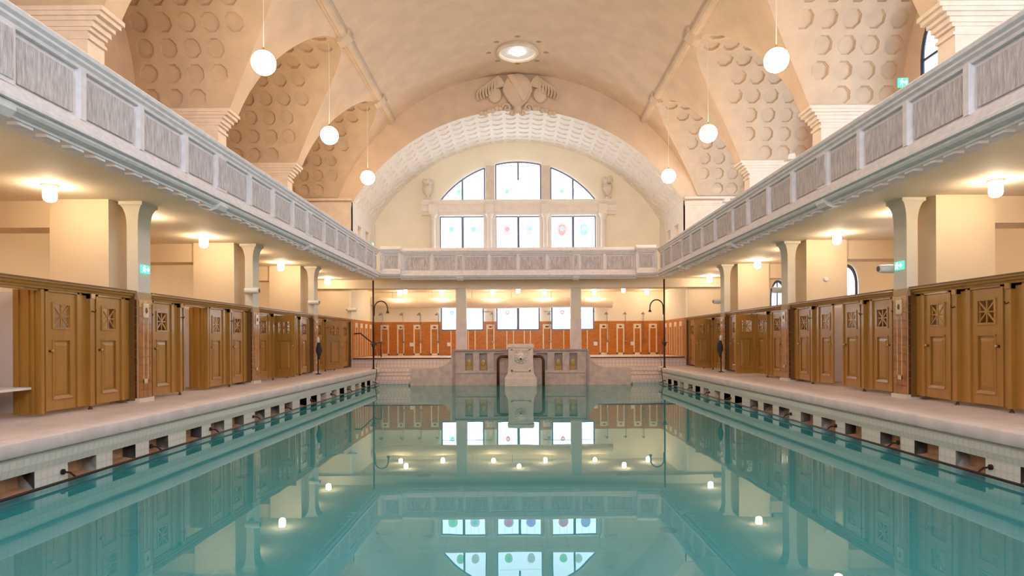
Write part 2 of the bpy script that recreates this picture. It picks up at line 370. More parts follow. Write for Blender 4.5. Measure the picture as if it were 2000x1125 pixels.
def octo(P, nrm, cu, cv, hu, hv, depth, out, parent, matn, seed=0):
    """cell with an octagonal recess: P(u,v)->point, nrm(u,v)->unit normal away from the room"""
    bpts = [(cu+hu*a, cv+hv*b) for a, b in ((1,0),(1,1),(0,1),(-1,1),(-1,0),(-1,-1),(0,-1),(1,-1))]
    k = 0.82; opts = [(cu+hu*k*cos(pi/8+pi/4*i), cv+hv*k*sin(pi/8+pi/4*i)) for i in range(8)]
    fs = []
    for i in range(8):
        fs += [(i, (i+1) % 8, 8+i), ((i+1) % 8, 8+(i+1) % 8, 8+i)]
    out.add([P(*q) for q in bpts] + [P(*q) for q in opts], fs)
    pan = MB(); ring = []
    for sc_, d in ((1.0, 0.0), (0.965, depth*0.6), (0.90, depth*0.6), (0.875, depth)):
        for q in opts:
            u, v = cu+(q[0]-cu)*sc_, cv+(q[1]-cv)*sc_; p = P(u, v); n = nrm(u, v)
            ring.append((p[0]+n[0]*d, p[1]+n[1]*d, p[2]+n[2]*d))
    f2 = [(r*8+i, r*8+(i+1) % 8, (r+1)*8+(i+1) % 8, (r+1)*8+i) for r in range(3) for i in range(8)] + [tuple(range(24, 32))]
    pan.add(ring, f2)
    pan.build('coffer', matn, parent, recalc=False)

CELL = 0.60
for bi, (y0, y1, yc, a, b) in enumerate(BAYS):
    # arc-length table of the half ellipse
    K = 400; tab = [0.0]; pp = [(yc-a, 7.75)]
    for k in range(1, K+1):
        ph = pi - pi*k/K; q = (yc+a*cos(ph), 7.75+b*sin(ph)); tab.append(tab[-1]+math.dist(q, pp[-1])); pp.append(q)
    L = tab[-1]
    def curve(v):
        v = min(max(v, 0), L); lo, hi = 0, K
        while hi-lo > 1:
            m_ = (lo+hi)//2
            if tab[m_] <= v: lo = m_
            else: hi = m_
        t = (v-tab[lo])/(tab[hi]-tab[lo]); return (pp[lo][0]+(pp[hi][0]-pp[lo][0])*t, pp[lo][1]+(pp[hi][1]-pp[lo][1])*t)
    rows = 2*int(L/2/CELL); hv = L/rows/2
    for s in (-1, 1):
        P = lambda u, v: (s*u, curve(v)[0], curve(v)[1])
        def nrm(u, v):
            p, q = curve(v-0.02), curve(v+0.02); dy, dz = q[0]-p[0], q[1]-p[1]; l = math.hypot(dy, dz) or 1
            return (0, -dz/l, dy/l)
        surf = MB(); lv = bpy.data.objects.new('lunette_vault', None)
        holder = None
        cells = []
        for r in range(rows):
            v0, v1 = 2*hv*r, 2*hv*(r+1); zz = max(curve(v0)[1], curve(v1)[1]); zm = min(curve(v0)[1], curve(v1)[1])
            xin = max(xb(curve(v0)[1]), xb(curve(v1)[1])) + 0.10; n = int((PX-0.08-xin)/CELL) if bi >= 3 - 0 - 1 + 0 else 0
            if bi < 3: n = 0
            for c in range(n): cells.append((PX-0.08-CELL*(c+0.5), (v0+v1)/2))
            xe = PX-0.08-CELL*n if n else PX
            if n:
                for h in range(2):
                    va, vb = v0+hv*h, v0+hv*(h+1); surf.add([P(PX, va), P(PX-0.08, va), P(PX-0.08, vb), P(PX, vb)], [(0, 1, 2, 3)])
            sub = 2 if n else 4
            for h in range(sub):
                va, vb = v0+2*hv*h/sub, v0+2*hv*(h+1)/sub
                zs_ = [curve(va)[1], curve(vb)[1]]
                # finer along the groin
                if n:
                    m4 = 4; prev = None
                    vv = [va+(vb-va)*q/m4 for q in range(m4+1)]
                    gp_ = [(s*xb(curve(q)[1]), curve(q)[0], curve(q)[1]) for q in vv]
                    base = len(surf.v); surf.add([P(xe, va), P(xe, vb)] + gp_, [tuple([0, 1] + list(range(2+m4, 1, -1)))])
                else:
                    surf.add([P(xe, va), P(xe, vb), (s*xb(zs_[1]), curve(vb)[0], zs_[1]), (s*xb(zs_[0]), curve(va)[0], zs_[0])], [(0, 1, 2, 3)])
        # build: coffer cells first add their rims to surf
        tmp = []
        class _H: pass
        rim = MB()
        pend = []
        for (cu, cv) in cells: pend.append((cu, cv))
        # rims
        holder = surf
        part = None
        lunette_parent = None
        # rims must be in the mesh before it is built, pans after: do rims by a dry octo
        for (cu, cv) in pend:
            hu = CELL/2
            bpts = [(cu+hu*aa, cv+hv*bb) for aa, bb in ((1,0),(1,1),(0,1),(-1,1),(-1,0),(-1,-1),(0,-1),(1,-1))]
            opts = [(cu+hu*0.82*cos(pi/8+pi/4*i), cv+hv*0.82*sin(pi/8+pi/4*i)) for i in range(8)]
            fs = []
            for i in range(8): fs += [(i, (i+1) % 8, 8+i), ((i+1) % 8, 8+(i+1) % 8, 8+i)]
            surf.add([P(*q) for q in bpts] + [P(*q) for q in opts], fs)
        bpy.data.objects.remove(lv)
        lv = surf.build('lunette_vault', 'coffer_plaster', ceil, recalc=False)
        junk = MB()
        for (cu, cv) in pend: octo(P, nrm, cu, cv, CELL/2, hv, 0.065, junk, lv, 'coffer_plaster')
        # window-wall lunette infill above the outer wall is the upper wall itself
# end arch soffit with coffers
arcL = 2*half*RA; na = 28; nd_ = 7; hu = arcL/na/2; hvv = (YB-YE-0.1)/nd_/2
PA = lambda u, v: (RA*sin(u/RA-half), YE+0.05+v, ZA+RA*cos(u/RA-half))
NA = lambda u, v: (sin(u/RA-half), 0, cos(u/RA-half))
surf = MB()
for i in range(na*2):
    u0, u1 = hu*i, hu*(i+1)
    for va, vb in ((-0.05, 0.0), (YB-YE-0.1, YB-YE-0.05)): surf.add([PA(u0, va), PA(u1, va), PA(u1, vb), PA(u0, vb)], [(0, 1, 2, 3)])
cc = [(hu*(2*i+1), hvv*(2*j+1)) for i in range(na) for j in range(nd_)]
for cu, cv in cc:
    bpts = [(cu+hu*aa, cv+hvv*bb) for aa, bb in ((1,0),(1,1),(0,1),(-1,1),(-1,0),(-1,-1),(0,-1),(1,-1))]
    opts = [(cu+hu*0.82*cos(pi/8+pi/4*i), cv+hvv*0.82*sin(pi/8+pi/4*i)) for i in range(8)]
    fs = []
    for i in range(8): fs += [(i, (i+1) % 8, 8+i), ((i+1) % 8, 8+(i+1) % 8, 8+i)]
    surf.add([PA(*q) for q in bpts] + [PA(*q) for q in opts], fs)
soff = surf.build('arch_soffit', 'arch_white', wall_end, recalc=False)
junk = MB()
for cu, cv in cc: octo(PA, NA, cu, cv, hu, hvv, 0.05, junk, soff, 'arch_white')
# longitudinal mouldings with blocks at the lunette crowns
for s in (-1, 1):
    th = asin(5.28/R)
    def mp(u, a, b, th=th, s=s):           # a along the arc, b inward
        t = th + a/R; rr = R-b; return (s*rr*sin(t), u, ZC+rr*cos(t))
    prof = [(-0.17, -0.03), (-0.17, 0.03), (-0.11, 0.05), (-0.09, 0.10), (0.0, 0.12), (0.09, 0.10), (0.11, 0.05), (0.17, 0.03), (0.17, -0.03)]
    mb = MB(); mb.ext(prof, YN, YE, mp)
    o = mb.build('vault_moulding', 'vault', ceil)
    for yc in OPW[1:]:
        b = MB(); b.ext([(-0.22, -0.03), (-0.22, 0.06), (-0.15, 0.13), (0.15, 0.13), (0.30, 0.06), (0.30, -0.03)], yc-0.22, yc+0.22, mp)
        b.ext([(-0.24, 0.0), (-0.24, 0.10), (0.24, 0.15), (0.24, 0.0)], yc-0.26, yc-0.22, mp); b.ext([(-0.24, 0.0), (-0.24, 0.10), (0.24, 0.15), (0.24, 0.0)], yc+0.22, yc+0.26, mp)
        b.build('crown_block', 'vault', o)

# oculus lamp in the crown
oc = thing('ceiling_oculus', 'round moulded oculus with a bright lamp in the vault crown', 'ceiling light', (0, 24.7, R+ZC-0.12))
zc_ = R+ZC
MB().lathe([(0.80, 0.02), (0.82, -0.10), (0.72, -0.16), (0.66, -0.12), (0.66, 0.02)], (0, 24.7, zc_), 40).build('ring', 'stone_trim', oc, 'auto')
MB().lathe([(0.0, -0.05), (0.67, -0.05), (0.67, -0.03), (0.0, -0.03)], (0, 24.7, zc_), 40).build('dish', 'white_plastic', oc, 'auto')
MB().ball((0, 24.7, zc_-0.10), 0.22, 0.22, 0.07).build('bulb', 'oculus_lamp', oc, True)
for k in range(8):
    a = 2*pi*k/8; x, y = 1.12*cos(a), 24.7+1.15*sin(a)
    MB().ball((x, y, ZC+sqrt(R*R-x*x)-0.005), 0.11, 0.07, 0.03, 10, 6).build('vent', 'vent', oc, True)

# ------------------------------------------------------------------ upper piers
npier = len(PIL)
for s in (-1, 1):
    for i, yc in enumerate(PIL):
        t = thing('gallery_pier', 'plastered pier with moulded capital, %s from the end arch, %s' % (ORD[npier-1-i], SIDE[s]), 'pier', (s*7.7, yc, 4.45), 'piers of the upper gallery', 'structure')
        MB().box(s*7.85, s*PX, yc-0.24, yc+0.24, 4.45, 7.35).build('shaft', 'stone_trim', t)
        cap = MB()
        for (d, z0, z1) in ((0.04, 7.20, 7.26), (0.05, 7.35, 7.42), (0.10, 7.42, 7.52), (0.16, 7.52, 7.60), (0.24, 7.60, 7.68), (0.29, 7.68, 7.76)):
            cap.box(s*(7.85-d*1.15), s*PX, yc-0.235-d*0.35, yc+0.235+d*0.35, z0, z1)
        cap.build('capital', 'stone_trim', t)
    t = thing('gallery_pier', 'half pier with moulded capital against the end arch, '+SIDE[s], 'pier', (s*7.7, YE-0.1, 4.45), 'piers of the upper gallery', 'structure')
    cap = MB()
    for (d, z0, z1) in ((0.0, 4.45, 7.35), (0.05, 7.35, 7.42), (0.10, 7.42, 7.52), (0.20, 7.60, 7.70)):
        cap.box(s*(JX+0.06-d*0.2), s*PX, YE-0.06-d*0.4, YE+0.01, z0, z1)
    cap.build('shaft', 'stone_trim', t)

# ------------------------------------------------------------------ gallery slabs (aisle ceilings)
for s in (-1, 1):
    mb = MB().box(s*5.95, s*PX, YN, YE, SOF, 4.45)
    tag(mb.build('ceiling', 'aisle_ceiling'), 'cream gallery underside forming the aisle ceiling '+SIDE[s], 'ceiling', kind='structure')
tag(MB().box(-5.95, 5.95, 25.6, YE, SOF, 4.45).build('ceiling', 'aisle_ceiling'), 'cream underside of the cross gallery over the steps', 'ceiling', kind='structure')
tag(MB().box(-PX, PX, YE, YB, 4.08, SOF+0.05).build('ceiling', 'aisle_ceiling'), 'cream ceiling of the shower room', 'ceiling', kind='structure')

# ------------------------------------------------------------------ parapets
def parapet(t, mp, u0, u1, wides, narrow, dent=True, ww=0.20, dmap=None):
    """mp(u,d,z): d=0 is the outermost moulding edge, growing into the gallery"""
    def bxm(mb, ua, ub, da, db, za, zb):
        p, q = mp(ua, da, za), mp(ub, db, zb); return mb.box(p[0], q[0], p[1], q[1], p[2], q[2])
    bxm(MB(), u0, u1, 0.16, 0.34, 4.30, 5.20).build('core', 'parapet', t)
    base = MB(); base.ext([(0.0, 4.29), (0.0, 4.33), (0.03, 4.36), (0.03, 4.40), (0.06, 4.42), (0.06, 4.45), (0.11, 4.50), (0.17, 4.50), (0.17, 4.29)], u0, u1, mp); base.build('base_moulding', 'parapet', t)
    top = MB(); top.ext([(0.17, 5.12), (0.10, 5.12), (0.09, 5.16), (0.05, 5.19), (0.05, 5.22), (0.01, 5.25), (0.0, 5.30), (0.02, 5.32), (0.12, 5.33), (0.14, 5.40), (0.20, 5.43), (0.34, 5.42), (0.36, 5.2)], u0, u1, mp); top.build('top_rail', 'parapet', t)
    cor = MB(); cor.ext([(0.06, 4.29), (0.06, 4.25), (0.09, 4.22), (0.14, 4.21), (0.18, 4.21), (0.18, 4.17), (0.46, 4.17), (0.46, 4.20), (0.58, 4.20), (0.58, 4.29)], u0, u1, mp); cor.build('cornice', 'parapet', t)
    edges = sorted([(w-ww, w+ww) for w in wides] + [(n-0.05, n+0.05) for n in narrow])
    for n in narrow:
        bxm(MB(), n-0.05, n+0.05, 0.075, 0.165, 4.49, 5.13).build('post', 'parapet', t)
    for w in wides:
        pb = bxm(MB(), w-ww, w+ww, 0.085, 0.165, 4.49, 5.13); pst = pb.build('pilaster', 'parapet', t)
        bxm(MB(), w-ww+0.05, w+ww-0.05, 0.07, 0.088, 4.54, 5.08).build('inset', 'parapet_rough', pst)
        cs = MB(); cs.ext([(0.05, 4.28), (0.05, 4.20), (0.12, 4.13), (0.22, 4.10), (0.34, 4.12), (0.42, 4.17), (0.42, 4.28)], w-ww*0.8, w+ww*0.8, mp); cs.build('console', 'parapet', t)
    prev = u0
    for (a, b) in edges + [(u1, u1)]:
        if a - prev > 0.15:
            pb = MB()
            pa, pbn = prev, a
            bxm(pb, pa+0.02, pbn-0.02, 0.14, 0.165, 4.50, 5.12)
            pn = bxm(MB(), pa+0.07, pbn-0.07, 0.128, 0.15, 4.55, 5.05).build('panel', 'parapet_rough', t)
        prev = b
    if dent:
        n = int((u1-u0)/0.43); me = None
        p, q = mp(0, 0.20, 4.135), mp(0.22, 0.33, 4.175)
        d = MB().box(0, q[0]-p[0], 0, q[1]-p[1], 0, 0.04); me = d.mesh('dentil', 'parapet')
        for k in range(n):
            u = u0+0.2+0.43*k; put('dentil', me, t, mp(u, 0.20, 4.135))
for s in (-1, 1):
    t = thing('gallery_parapet', 'long %s stucco gallery parapet with panels, %s' % ('bluish white' if s < 0 else 'warm beige', SIDE[s]), 'parapet', (s*5.6, 12, 4.17), 'gallery parapets')
    nar = []
    for c in PIL: nar += [c+1.28, c+2.54, c+3.80]
    nar = [n for n in nar if n < 25.0]
    parapet(t, lambda u, d, z, s=s: (s*(5.45+d), u, z), YN, 25.2, [p for p in PIL] , nar)
t = thing('gallery_parapet', 'short beige cross parapet below the stained glass windows', 'parapet', (0, 25.4, 4.17), 'gallery parapets')
parapet(t, lambda u, d, z: (u, 25.38+d, z), -4.70, 4.70, [-2.34, 2.30], [-3.45, -1.17, -0.02, 1.13, 3.42, -4.62, 4.62], dent=False, ww=0.15)
for s in (-1, 1):
    a, b = sorted((s*4.66, s*5.46)); parapet(t, lambda u, d, z: (u, 25.2+d, z+0.05), a, b, [], [a+0.03, b-0.03], dent=False)

# ------------------------------------------------------------------ lower pillars, spur walls
TH = 0.152
tile_f = MB().box(-0.004, 0.012, 0.005, 0.1325, 0.005, TH-0.005)     # on faces looking along x
tileL = tile_f.mesh('tile', 'glaze'); tileLd = tile_f.mesh('tile', 'glaze_dark')
tile_c = MB().box(0.005, 0.187, -0.012, 0.004, 0.005, TH-0.005); tileC = tile_c.mesh('tile', 'glaze_dark')
for s in (-1, 1):
    for i, yc in enumerate(PIL[1:]):
        t = thing('pillar', 'square pillar with glazed brown tile base, %s from shower platform, %s' % (ORD[3-i], SIDE[s]), 'pillar', (s*7.1, yc, DECK), 'aisle pillars', 'structure')
        sh = MB(); rg = [(0, 2.62), (0, 3.80)] + [(0.11*(1-cos(pi/2*k/7)), 3.80+0.40*sin(pi/2*k/7)) for k in range(1, 8)] + [(0.11, SOF)]
        vv_ = []
        for f0, z0 in rg: vv_ += [(s*(6.98-f0), yc-0.20-f0*0.5, z0), (s*(7.18+f0*1.1), yc-0.20-f0*0.5, z0), (s*(7.18+f0*1.1), yc+0.20+f0*0.5, z0), (s*(6.98-f0), yc+0.20+f0*0.5, z0)]
        sh.add(vv_, [(4*q+k, 4*q+(k+1) % 4, 4*q+4+(k+1) % 4, 4*q+4+k) for q in range(len(rg)-1) for k in range(4)])
        sh.build('shaft', 'pillar_paint', t)
        MB().box(s*6.975, s*7.37, yc-0.215, yc+0.215, DECK, 2.62).build('tile_core', 'grout', t)
        MB().box(s*6.94, s*7.37, yc-0.235, yc+0.235, DECK, DECK+0.075).build('plinth', 'stone_trim', t)
        for r in range(13):
            z = DECK+0.075+r*TH*0.985
            if z+TH > 2.63: break
            for c in range(3):
                o = put('tile', tileL, t, (s*6.975 - (0.0 if s > 0 else 0.0), yc-0.205+0.1367*c, z), rot=(0, 0, 0), scale=(-s if True else 1, 1, 1))
            for c in range(2):
                put('tile', tileC, t, (s*6.985 if s > 0 else s*6.985-0.2, yc-0.215, z), scale=(1, 1, 1)) if c == 0 else put('tile', tileC, t, (s*6.985+0.19 if s > 0 else s*6.985-0.39, yc-0.215, z), scale=(1, 1, 1))
        ln = MB(); xo = s*6.955
        for dy in (-0.075, 0.06): ln.box(xo, s*6.97, yc+dy, yc+dy+0.017, 0.95, 2.12)
        ln.box(xo, s*6.97, yc-0.075, yc+0.077, 0.95, 1.03); ln.build('cream_inlay', 'glaze_cream', t)
        orn = MB(); orn.box(s*6.945, s*6.97, yc-0.085, yc+0.085, 2.16, 2.42); orn = orn.build('ornament_tile', 'glaze_cream', t)
        MB().ball((s*6.945, yc, 2.29), 0.02, 0.035, 0.055, 10, 6).build('boss', 'glaze_dark', orn, True)
        w = tag(MB().box(s*7.37, s*8.42, yc-0.42, yc+0.40, DECK, SOF).build('wall_spur', 'ivory'), 'ivory spur wall behind the %s tiled pillar from the shower platform, %s' % (ORD[3-i], SIDE[s]), 'wall', 'aisle spur walls', 'structure')
        MB().box(s*8.42, s*PX, yc-0.30, yc+0.30, 3.78, SOF).build('lintel', 'ivory', w)
for s in (-1, 1):
    t = thing('pillar', 'plain grey pillar of the shower room, %s' % SIDE[s], 'pillar', (s*2.40, YE, PLAT), 'shower room pillars', 'structure')
    MB().box(s*2.19, s*2.61, YE-0.22, YE+0.20, 2.62, 3.92).build('shaft', 'pillar_paint', t)
    MB().box(s*2.18, s*2.62, YE-0.23, YE+0.21, PLAT-0.05, 2.62).build('tiled_base', 'coping', t)

# ------------------------------------------------------------------ changing cabins
DW, DH = 0.62, 1.78
lf = MB(); h2 = DW/2
lf.box(-0.02, 0.02, -h2, -0.19, 0, DH); lf.box(-0.02, 0.02, 0.19, h2, 0, DH)
lf.box(-0.02, 0.02, -0.19, 0.19, 1.60, DH); lf.box(-0.02, 0.02, -0.19, 0.19, 1.06, 1.26); lf.box(-0.02, 0.02, -0.19, 0.19, 0, 0.20)
lf.box(-0.02, 0.02, -0.19, -0.17, 1.26, 1.60); lf.box(-0.02, 0.02, 0.17, 0.19, 1.26, 1.60)
lf.box(-0.002, 0.012, -0.19, 0.19, 0.20, 1.06)
leaf_me = lf.mesh('door', 'wood')
pn = MB()
for (y0, y1, z0, z1) in ((-0.20, -0.175, 0.18, 1.08), (0.175, 0.20, 0.18, 1.08), (-0.20, 0.20, 1.055, 1.08)): pn.box(-0.032, -0.018, y0, y1, z0, z1)
pn.add([(-0.045, -0.205, 0.165), (-0.02, -0.205, 0.165), (-0.02, -0.205, 0.215), (-0.045, 0.205, 0.165), (-0.02, 0.205, 0.165), (-0.02, 0.205, 0.215)], [(0,1,2),(3,5,4),(0,3,4,1),(1,4,5,2),(2,5,3,0)])
a_, b_ = 0.15, 0.105
pn.add([(-0.003, -a_, 0.24), (-0.003, a_, 0.24), (-0.003, a_, 1.02), (-0.003, -a_, 1.02), (-0.022, -b_, 0.285), (-0.022, b_, 0.285), (-0.022, b_, 0.975), (-0.022, -b_, 0.975)],
       [(4,5,6,7),(0,1,5,4),(1,2,6,5),(2,3,7,6),(3,0,4,7)])
panel_me = pn.mesh('raised_panel', 'wood')
gr = MB()
for (y0, y1, z0, z1) in ((-0.205, -0.17, 1.225, 1.635), (0.17, 0.205, 1.225, 1.635), (-0.17, 0.17, 1.225, 1.26), (-0.17, 0.17, 1.60, 1.635)): gr.box(-0.036, -0.012, y0, y1, z0, z1)
for ang in (0, 45, 90, 135):
    a = math.radians(ang); l = 0.17 if ang % 90 == 0 else 0.235; w = 0.011
    d = (cos(a), sin(a)); n = (-sin(a)*w, cos(a)*w); q = [(-d[0]*l-n[0], -d[1]*l-n[1]), (d[0]*l-n[0], d[1]*l-n[1]), (d[0]*l+n[0], d[1]*l+n[1]), (-d[0]*l+n[0], -d[1]*l+n[1])]
    gr.poly(q, lambda u, v, dd: (dd, u, 1.43+v), -0.018, -0.004)
gr.lathe([(0.0, -0.026), (0.035, -0.024), (0.035, -0.004), (0.0, -0.004)], (0, 0, 1.43), 8, 'x')
grille_me = gr.mesh('grille', 'wood')
kn = MB(); kn.lathe([(0.0, -0.075), (0.022, -0.07), (0.026, -0.055), (0.016, -0.042), (0.009, -0.036), (0.009, -0.02), (0.022, -0.02)], (0, 0, 0), 10, 'x')
knob_me = kn.mesh('knob', 'brass', 'auto')
CW = 1.145
def cabin(s, yc, idx, y0, y1, state='closed', hinge='far', ang=0.0, jn=True, jf=True, bench=False, hy=0.0, ret=False):
    words = {'closed': 'door closed', 'in': 'door swung inward', 'out': 'door swung outward', 'none': 'doorway open'}[state]
    t = thing('changing_cabin', 'brown wooden changing cabin, %s, %s from shower platform, %s' % (words, ORD[idx], SIDE[s]), 'cabin', (s*CAB, yc, DECK), 'changing cabins along the pool deck')
    X = lambda d: s*(CAB+d)          # d>0 into the cabin
    zb, zt_ = DECK+0.07, DECK+0.07+DH; pm = 'cabin_white' if (state != 'closed' or not (jn and jf)) else 'wood_dark_and_shade'  # shade inside closed cabins is put into their dark partition colour
    f = MB()
    if jn: f.box(X(-0.005), X(0.045), y0, yc-h2-0.005, zb, 2.52)
    if jf: f.box(X(-0.005), X(0.045), yc+h2+0.005, y1, zb, 2.52)
    f.box(X(-0.005), X(0.045), y0, y1, zt_+0.005, 2.54)
    if jn or state == 'closed': f.box(X(-0.035), X(0.0), yc-h2-0.058, yc-h2-0.008, zb, zt_+0.06)
    if jf or state == 'closed': f.box(X(-0.035), X(0.0), yc+h2+0.008, yc+h2+0.058, zb, zt_+0.06)
    f.box(X(-0.035), X(0.0), max(y0, yc-h2-0.058), min(y1, yc+h2+0.058), zt_+0.008, zt_+0.058)
    if jn: f.box(X(-0.02), X(0.02), yc-h2-0.13, yc-h2-0.075, zb, 2.50)
    if jf: f.box(X(-0.02), X(0.02), yc+h2+0.075, yc+h2+0.13, zb, 2.50)
    f.build('frame', 'wood', t)
    c = MB(); c.ext([(0.06, 2.50), (-0.05, 2.50), (-0.06, 2.53), (-0.09, 2.545), (-0.10, 2.575), (-0.14, 2.59), (-0.14, 2.615), (0.06, 2.615)], y0, y1, lambda u, a, b: (X(a), u, b)); c.build('cornice', 'wood', t)
    MB().box(X(-0.15), X(0.08), y0, y1, 2.612, 2.635).build('cornice_cap', 'wood_dark_and_shade', t)
    if jn:
        p = MB(); p.box(X(-0.07), X(0.0), y0, y0+0.085, DECK+0.06, 2.50); p.box(X(-0.09), X(0.0), y0, y0+0.10, 2.42, 2.50); pst = p.build('post', 'wood', t)
        MB().lathe([(0.035, 0), (0.03, 0.02), (0.02, 0.03), (0.02, 0.065)], (X(-0.035), y0+0.043, DECK), 8).build('foot', 'bronze', pst)
        MB().tube([(X(-0.07), y0+0.043, 2.22), (X(-0.12), y0+0.043, 2.20), (X(-0.14), y0+0.043, 2.24)], 0.010, 6).build('hook', 'bronze', pst)
    MB().box(X(0.40 if ret else 0.05), X(1.2), y1-0.03, y1, zb, 2.46).build('partition', pm, t)
    bk = MB().box(X(1.17), X(1.2), y0, y1-0.03, zb, 2.46).build('back_panel', pm, t)
    if ret:
        for z0, z1 in ((0.95, 1.30), (1.38, 1.85), (1.93, 2.35)):
            ya, yb = y0+0.25, y1-0.30; m = MB()
            m.box(X(1.155), X(1.17), ya, yb, z0, z0+0.025); m.box(X(1.155), X(1.17), ya, yb, z1-0.025, z1); m.box(X(1.155), X(1.17), ya, ya+0.025, z0, z1); m.box(X(1.155), X(1.17), yb-0.025, yb, z0, z1)
            m.build('panel_moulding', 'cabin_white', bk)
    if ret:                           # moulded return board at the far side of the open doorway
        r = MB(); r.box(X(-0.03), X(0.40), y1-0.06, y1-0.015, zb-0.03, zt_+0.03)
        for d0, d1 in ((-0.035, 0.015), (0.07, 0.10), (0.15, 0.21), (0.30, 0.36)): r.box(X(d0), X(d1), y1-0.085, y1-0.06, zb-0.03, zt_+0.03)
        r.build('return_board', 'wood', t)
    if state in ('closed', 'in', 'out'):
        base = 0.0 if s > 0 else pi
        sgn = 1 if hinge == 'near' else -1               # closed leaf direction along y from hinge
        hy = yc - sgn*h2 + hy; a = ang if state == 'out' else -ang
        vx, vy = -s*sin(a), sgn*cos(a)
        rho = atan2(-vx, vy) if sgn > 0 else atan2(vx, -vy)
        cx, cy = s*(CAB+0.012)+vx*h2, hy+vy*h2
        d = put('door', leaf_me, t, (cx, cy, zb), base+rho)
        def sub(nm, me, loc=(0, 0, 0)):
            o = bpy.data.objects.new(nm, me); C.objects.link(o); o.parent = d; o.location = loc; return o
        sub('raised_panel', panel_me); sub('grille', grille_me)
        ks = (1 if s > 0 else -1)*sgn                    # knob at the free edge
        k = sub('knob', knob_me, (0, ks*0.25, 0.90)); k['label'] = 'small brass door knob'
    if bench:
        bn = thing('wall_bench', 'white fold-down bench inside an open changing cabin', 'bench', (s*(CAB+0.9), yc, zb))
        MB().box(X(0.10), X(1.15), y0+0.03, y1-0.10, 1.02, 1.055).build('seat', 'white_plastic', bn)
        MB().tube([(X(1.15), y1-0.14, 0.72), (X(0.75), y1-0.14, 1.02)], 0.015, 6).build('strut', 'white_plastic', bn)
GAPS = {(-1, 1): 0.0, (-1, 2): 0.0, (1, 2): 1.0, (1, 3): 1.0}      # bays whose middle post is left out
STATE = {(-1, 1, 1): dict(state='none', jf=False, ret=True, bench=True), (-1, 1, 2): dict(jn=False),
         (-1, 2, 1): dict(state='none', jf=False, ret=True), (-1, 2, 2): dict(jn=False),
         (-1, 3, 1): dict(state='out', hinge='near', ang=pi/2), (-1, 4, 1): dict(state='out', hinge='near', ang=1.2),
         (1, 2, 1): dict(jf=False), (1, 2, 2): dict(jn=False),
         (1, 3, 1): dict(jf=False), (1, 3, 2): dict(state='out', hinge='near', ang=pi/2, hy=-0.35, jn=False),
         (1, 4, 1): dict(state='out', hinge='near', ang=1.5)}
for s in (-1, 1):
    for b in range(1, 5):
        c0 = PIL[b]+0.24
        for i in range(4):
            idx = (4-b)*4 + (3-i)
            kw = dict(STATE.get((s, b, i), {}))
            if 'hinge' not in kw: kw['hinge'] = 'far' if s < 0 else ('far' if i % 2 == 0 else 'near')
            yc = c0+CW*(i+0.5); ya, yb = c0+CW*i, c0+CW*(i+1)
            if (s, b) in GAPS and i in (1, 2):
                ym = (c0+CW*2.5-h2-0.065) if s < 0 else (c0+CW*1.5+h2+0.065)
                if i == 1: yb = ym
                else: ya = ym
            cabin(s, yc, idx, ya, yb, **kw)
        # dark end board against the next pillar
        if b < 4:
            tag(MB().box(s*(CAB-0.1), s*(CAB+0.05), c0+4*CW+0.004, PIL[b+1]-0.24, DECK+0.04, 2.6).build('end_board', 'wood_dark_and_shade'), 'dark brown cabin end board at the %s pillar from shower platform, %s' % (ORD[3-b], SIDE[s]), 'board', 'cabin end boards')
        else:
            tag(MB().box(s*(CAB-0.1), s*(CAB+1.2), c0+4*CW+0.004, YE-0.08, DECK+0.04, 2.6).build('end_board', 'wood_dark_and_shade'), 'dark brown board closing the cabin row at the shower platform, '+SIDE[s], 'board', 'cabin end boards')

# ------------------------------------------------------------------ lamps
for s in (-1, 1):
    for i, yc in enumerate([4.2, 9.28, 14.33, 19.4, 24.42]):
        t = thing('globe_lamp', 'glowing white glass globe hanging from the vault, %s from the end arch, %s' % (ORD[4-i], SIDE[s]), 'lamp', (s*5.74, yc, 7.68), 'globe lamps')
        MB().ball((s*5.74, yc, 7.95), 0.265, n=28, m=18).build('globe', 'globe', t, True)
        MB().lathe([(0.07, 8.19), (0.07, 8.23), (0.02, 8.27), (0.012, 8.3)], (s*5.74, yc, 0), 12).build('cap', 'brass', t)
        zt2 = 10.79
        MB().tube([(s*5.74, yc, 8.28), (s*5.74, yc, zt2)], 0.010, 6).build('cord', 'white_plastic', t)
def drum(x, y, z, matn, label, group, r=0.10, h=0.27):
    t = thing('ceiling_lamp', label, 'lamp', (x, y, z-h), group)
    MB().lathe([(r*1.25, 0), (r*1.25, -0.018), (r*0.9, -0.022)], (x, y, z), 16).build('mount', 'brass', t, 'auto')
    MB().lathe([(r*0.92, -0.02), (r, -0.04), (r, -h*0.72), (r*0.85, -h*0.9), (r*0.45, -h)], (x, y, z), 18).build('glass', matn, t, 'auto')
AY = [2.73, 5.28, 7.83, 10.38, 12.95, 15.5, 18.05, 20.6, 23.15, 25.7]
for s in (-1, 1):
    for i, yy in enumerate(AY):
        drum(s*7.67, yy, SOF, 'aisle_lamp', 'glowing drum lamp on aisle ceiling, %s from shower room, %s' % (ORD[len(AY)-1-i], SIDE[s]), 'aisle ceiling lamps')
rowA = [-5.6, -3.6, -1.2, 1.25, 3.6, 6.1]; rowB = [-5.1, 0.0, 4.75]
for i, x in enumerate(rowA): drum(x, 30.3, 4.08, 'shower_lamp', 'small ceiling lamp near the shower room windows, %s from the blind-wall side' % ORD[i], 'shower room lamps', 0.09, 0.24)
for i, x in enumerate(rowB): drum(x, 28.9, 4.08, 'shower_lamp', 'small ceiling lamp close behind the grey pillars, %s from the blind-wall side' % ORD[i], 'shower room lamps', 0.09, 0.24)

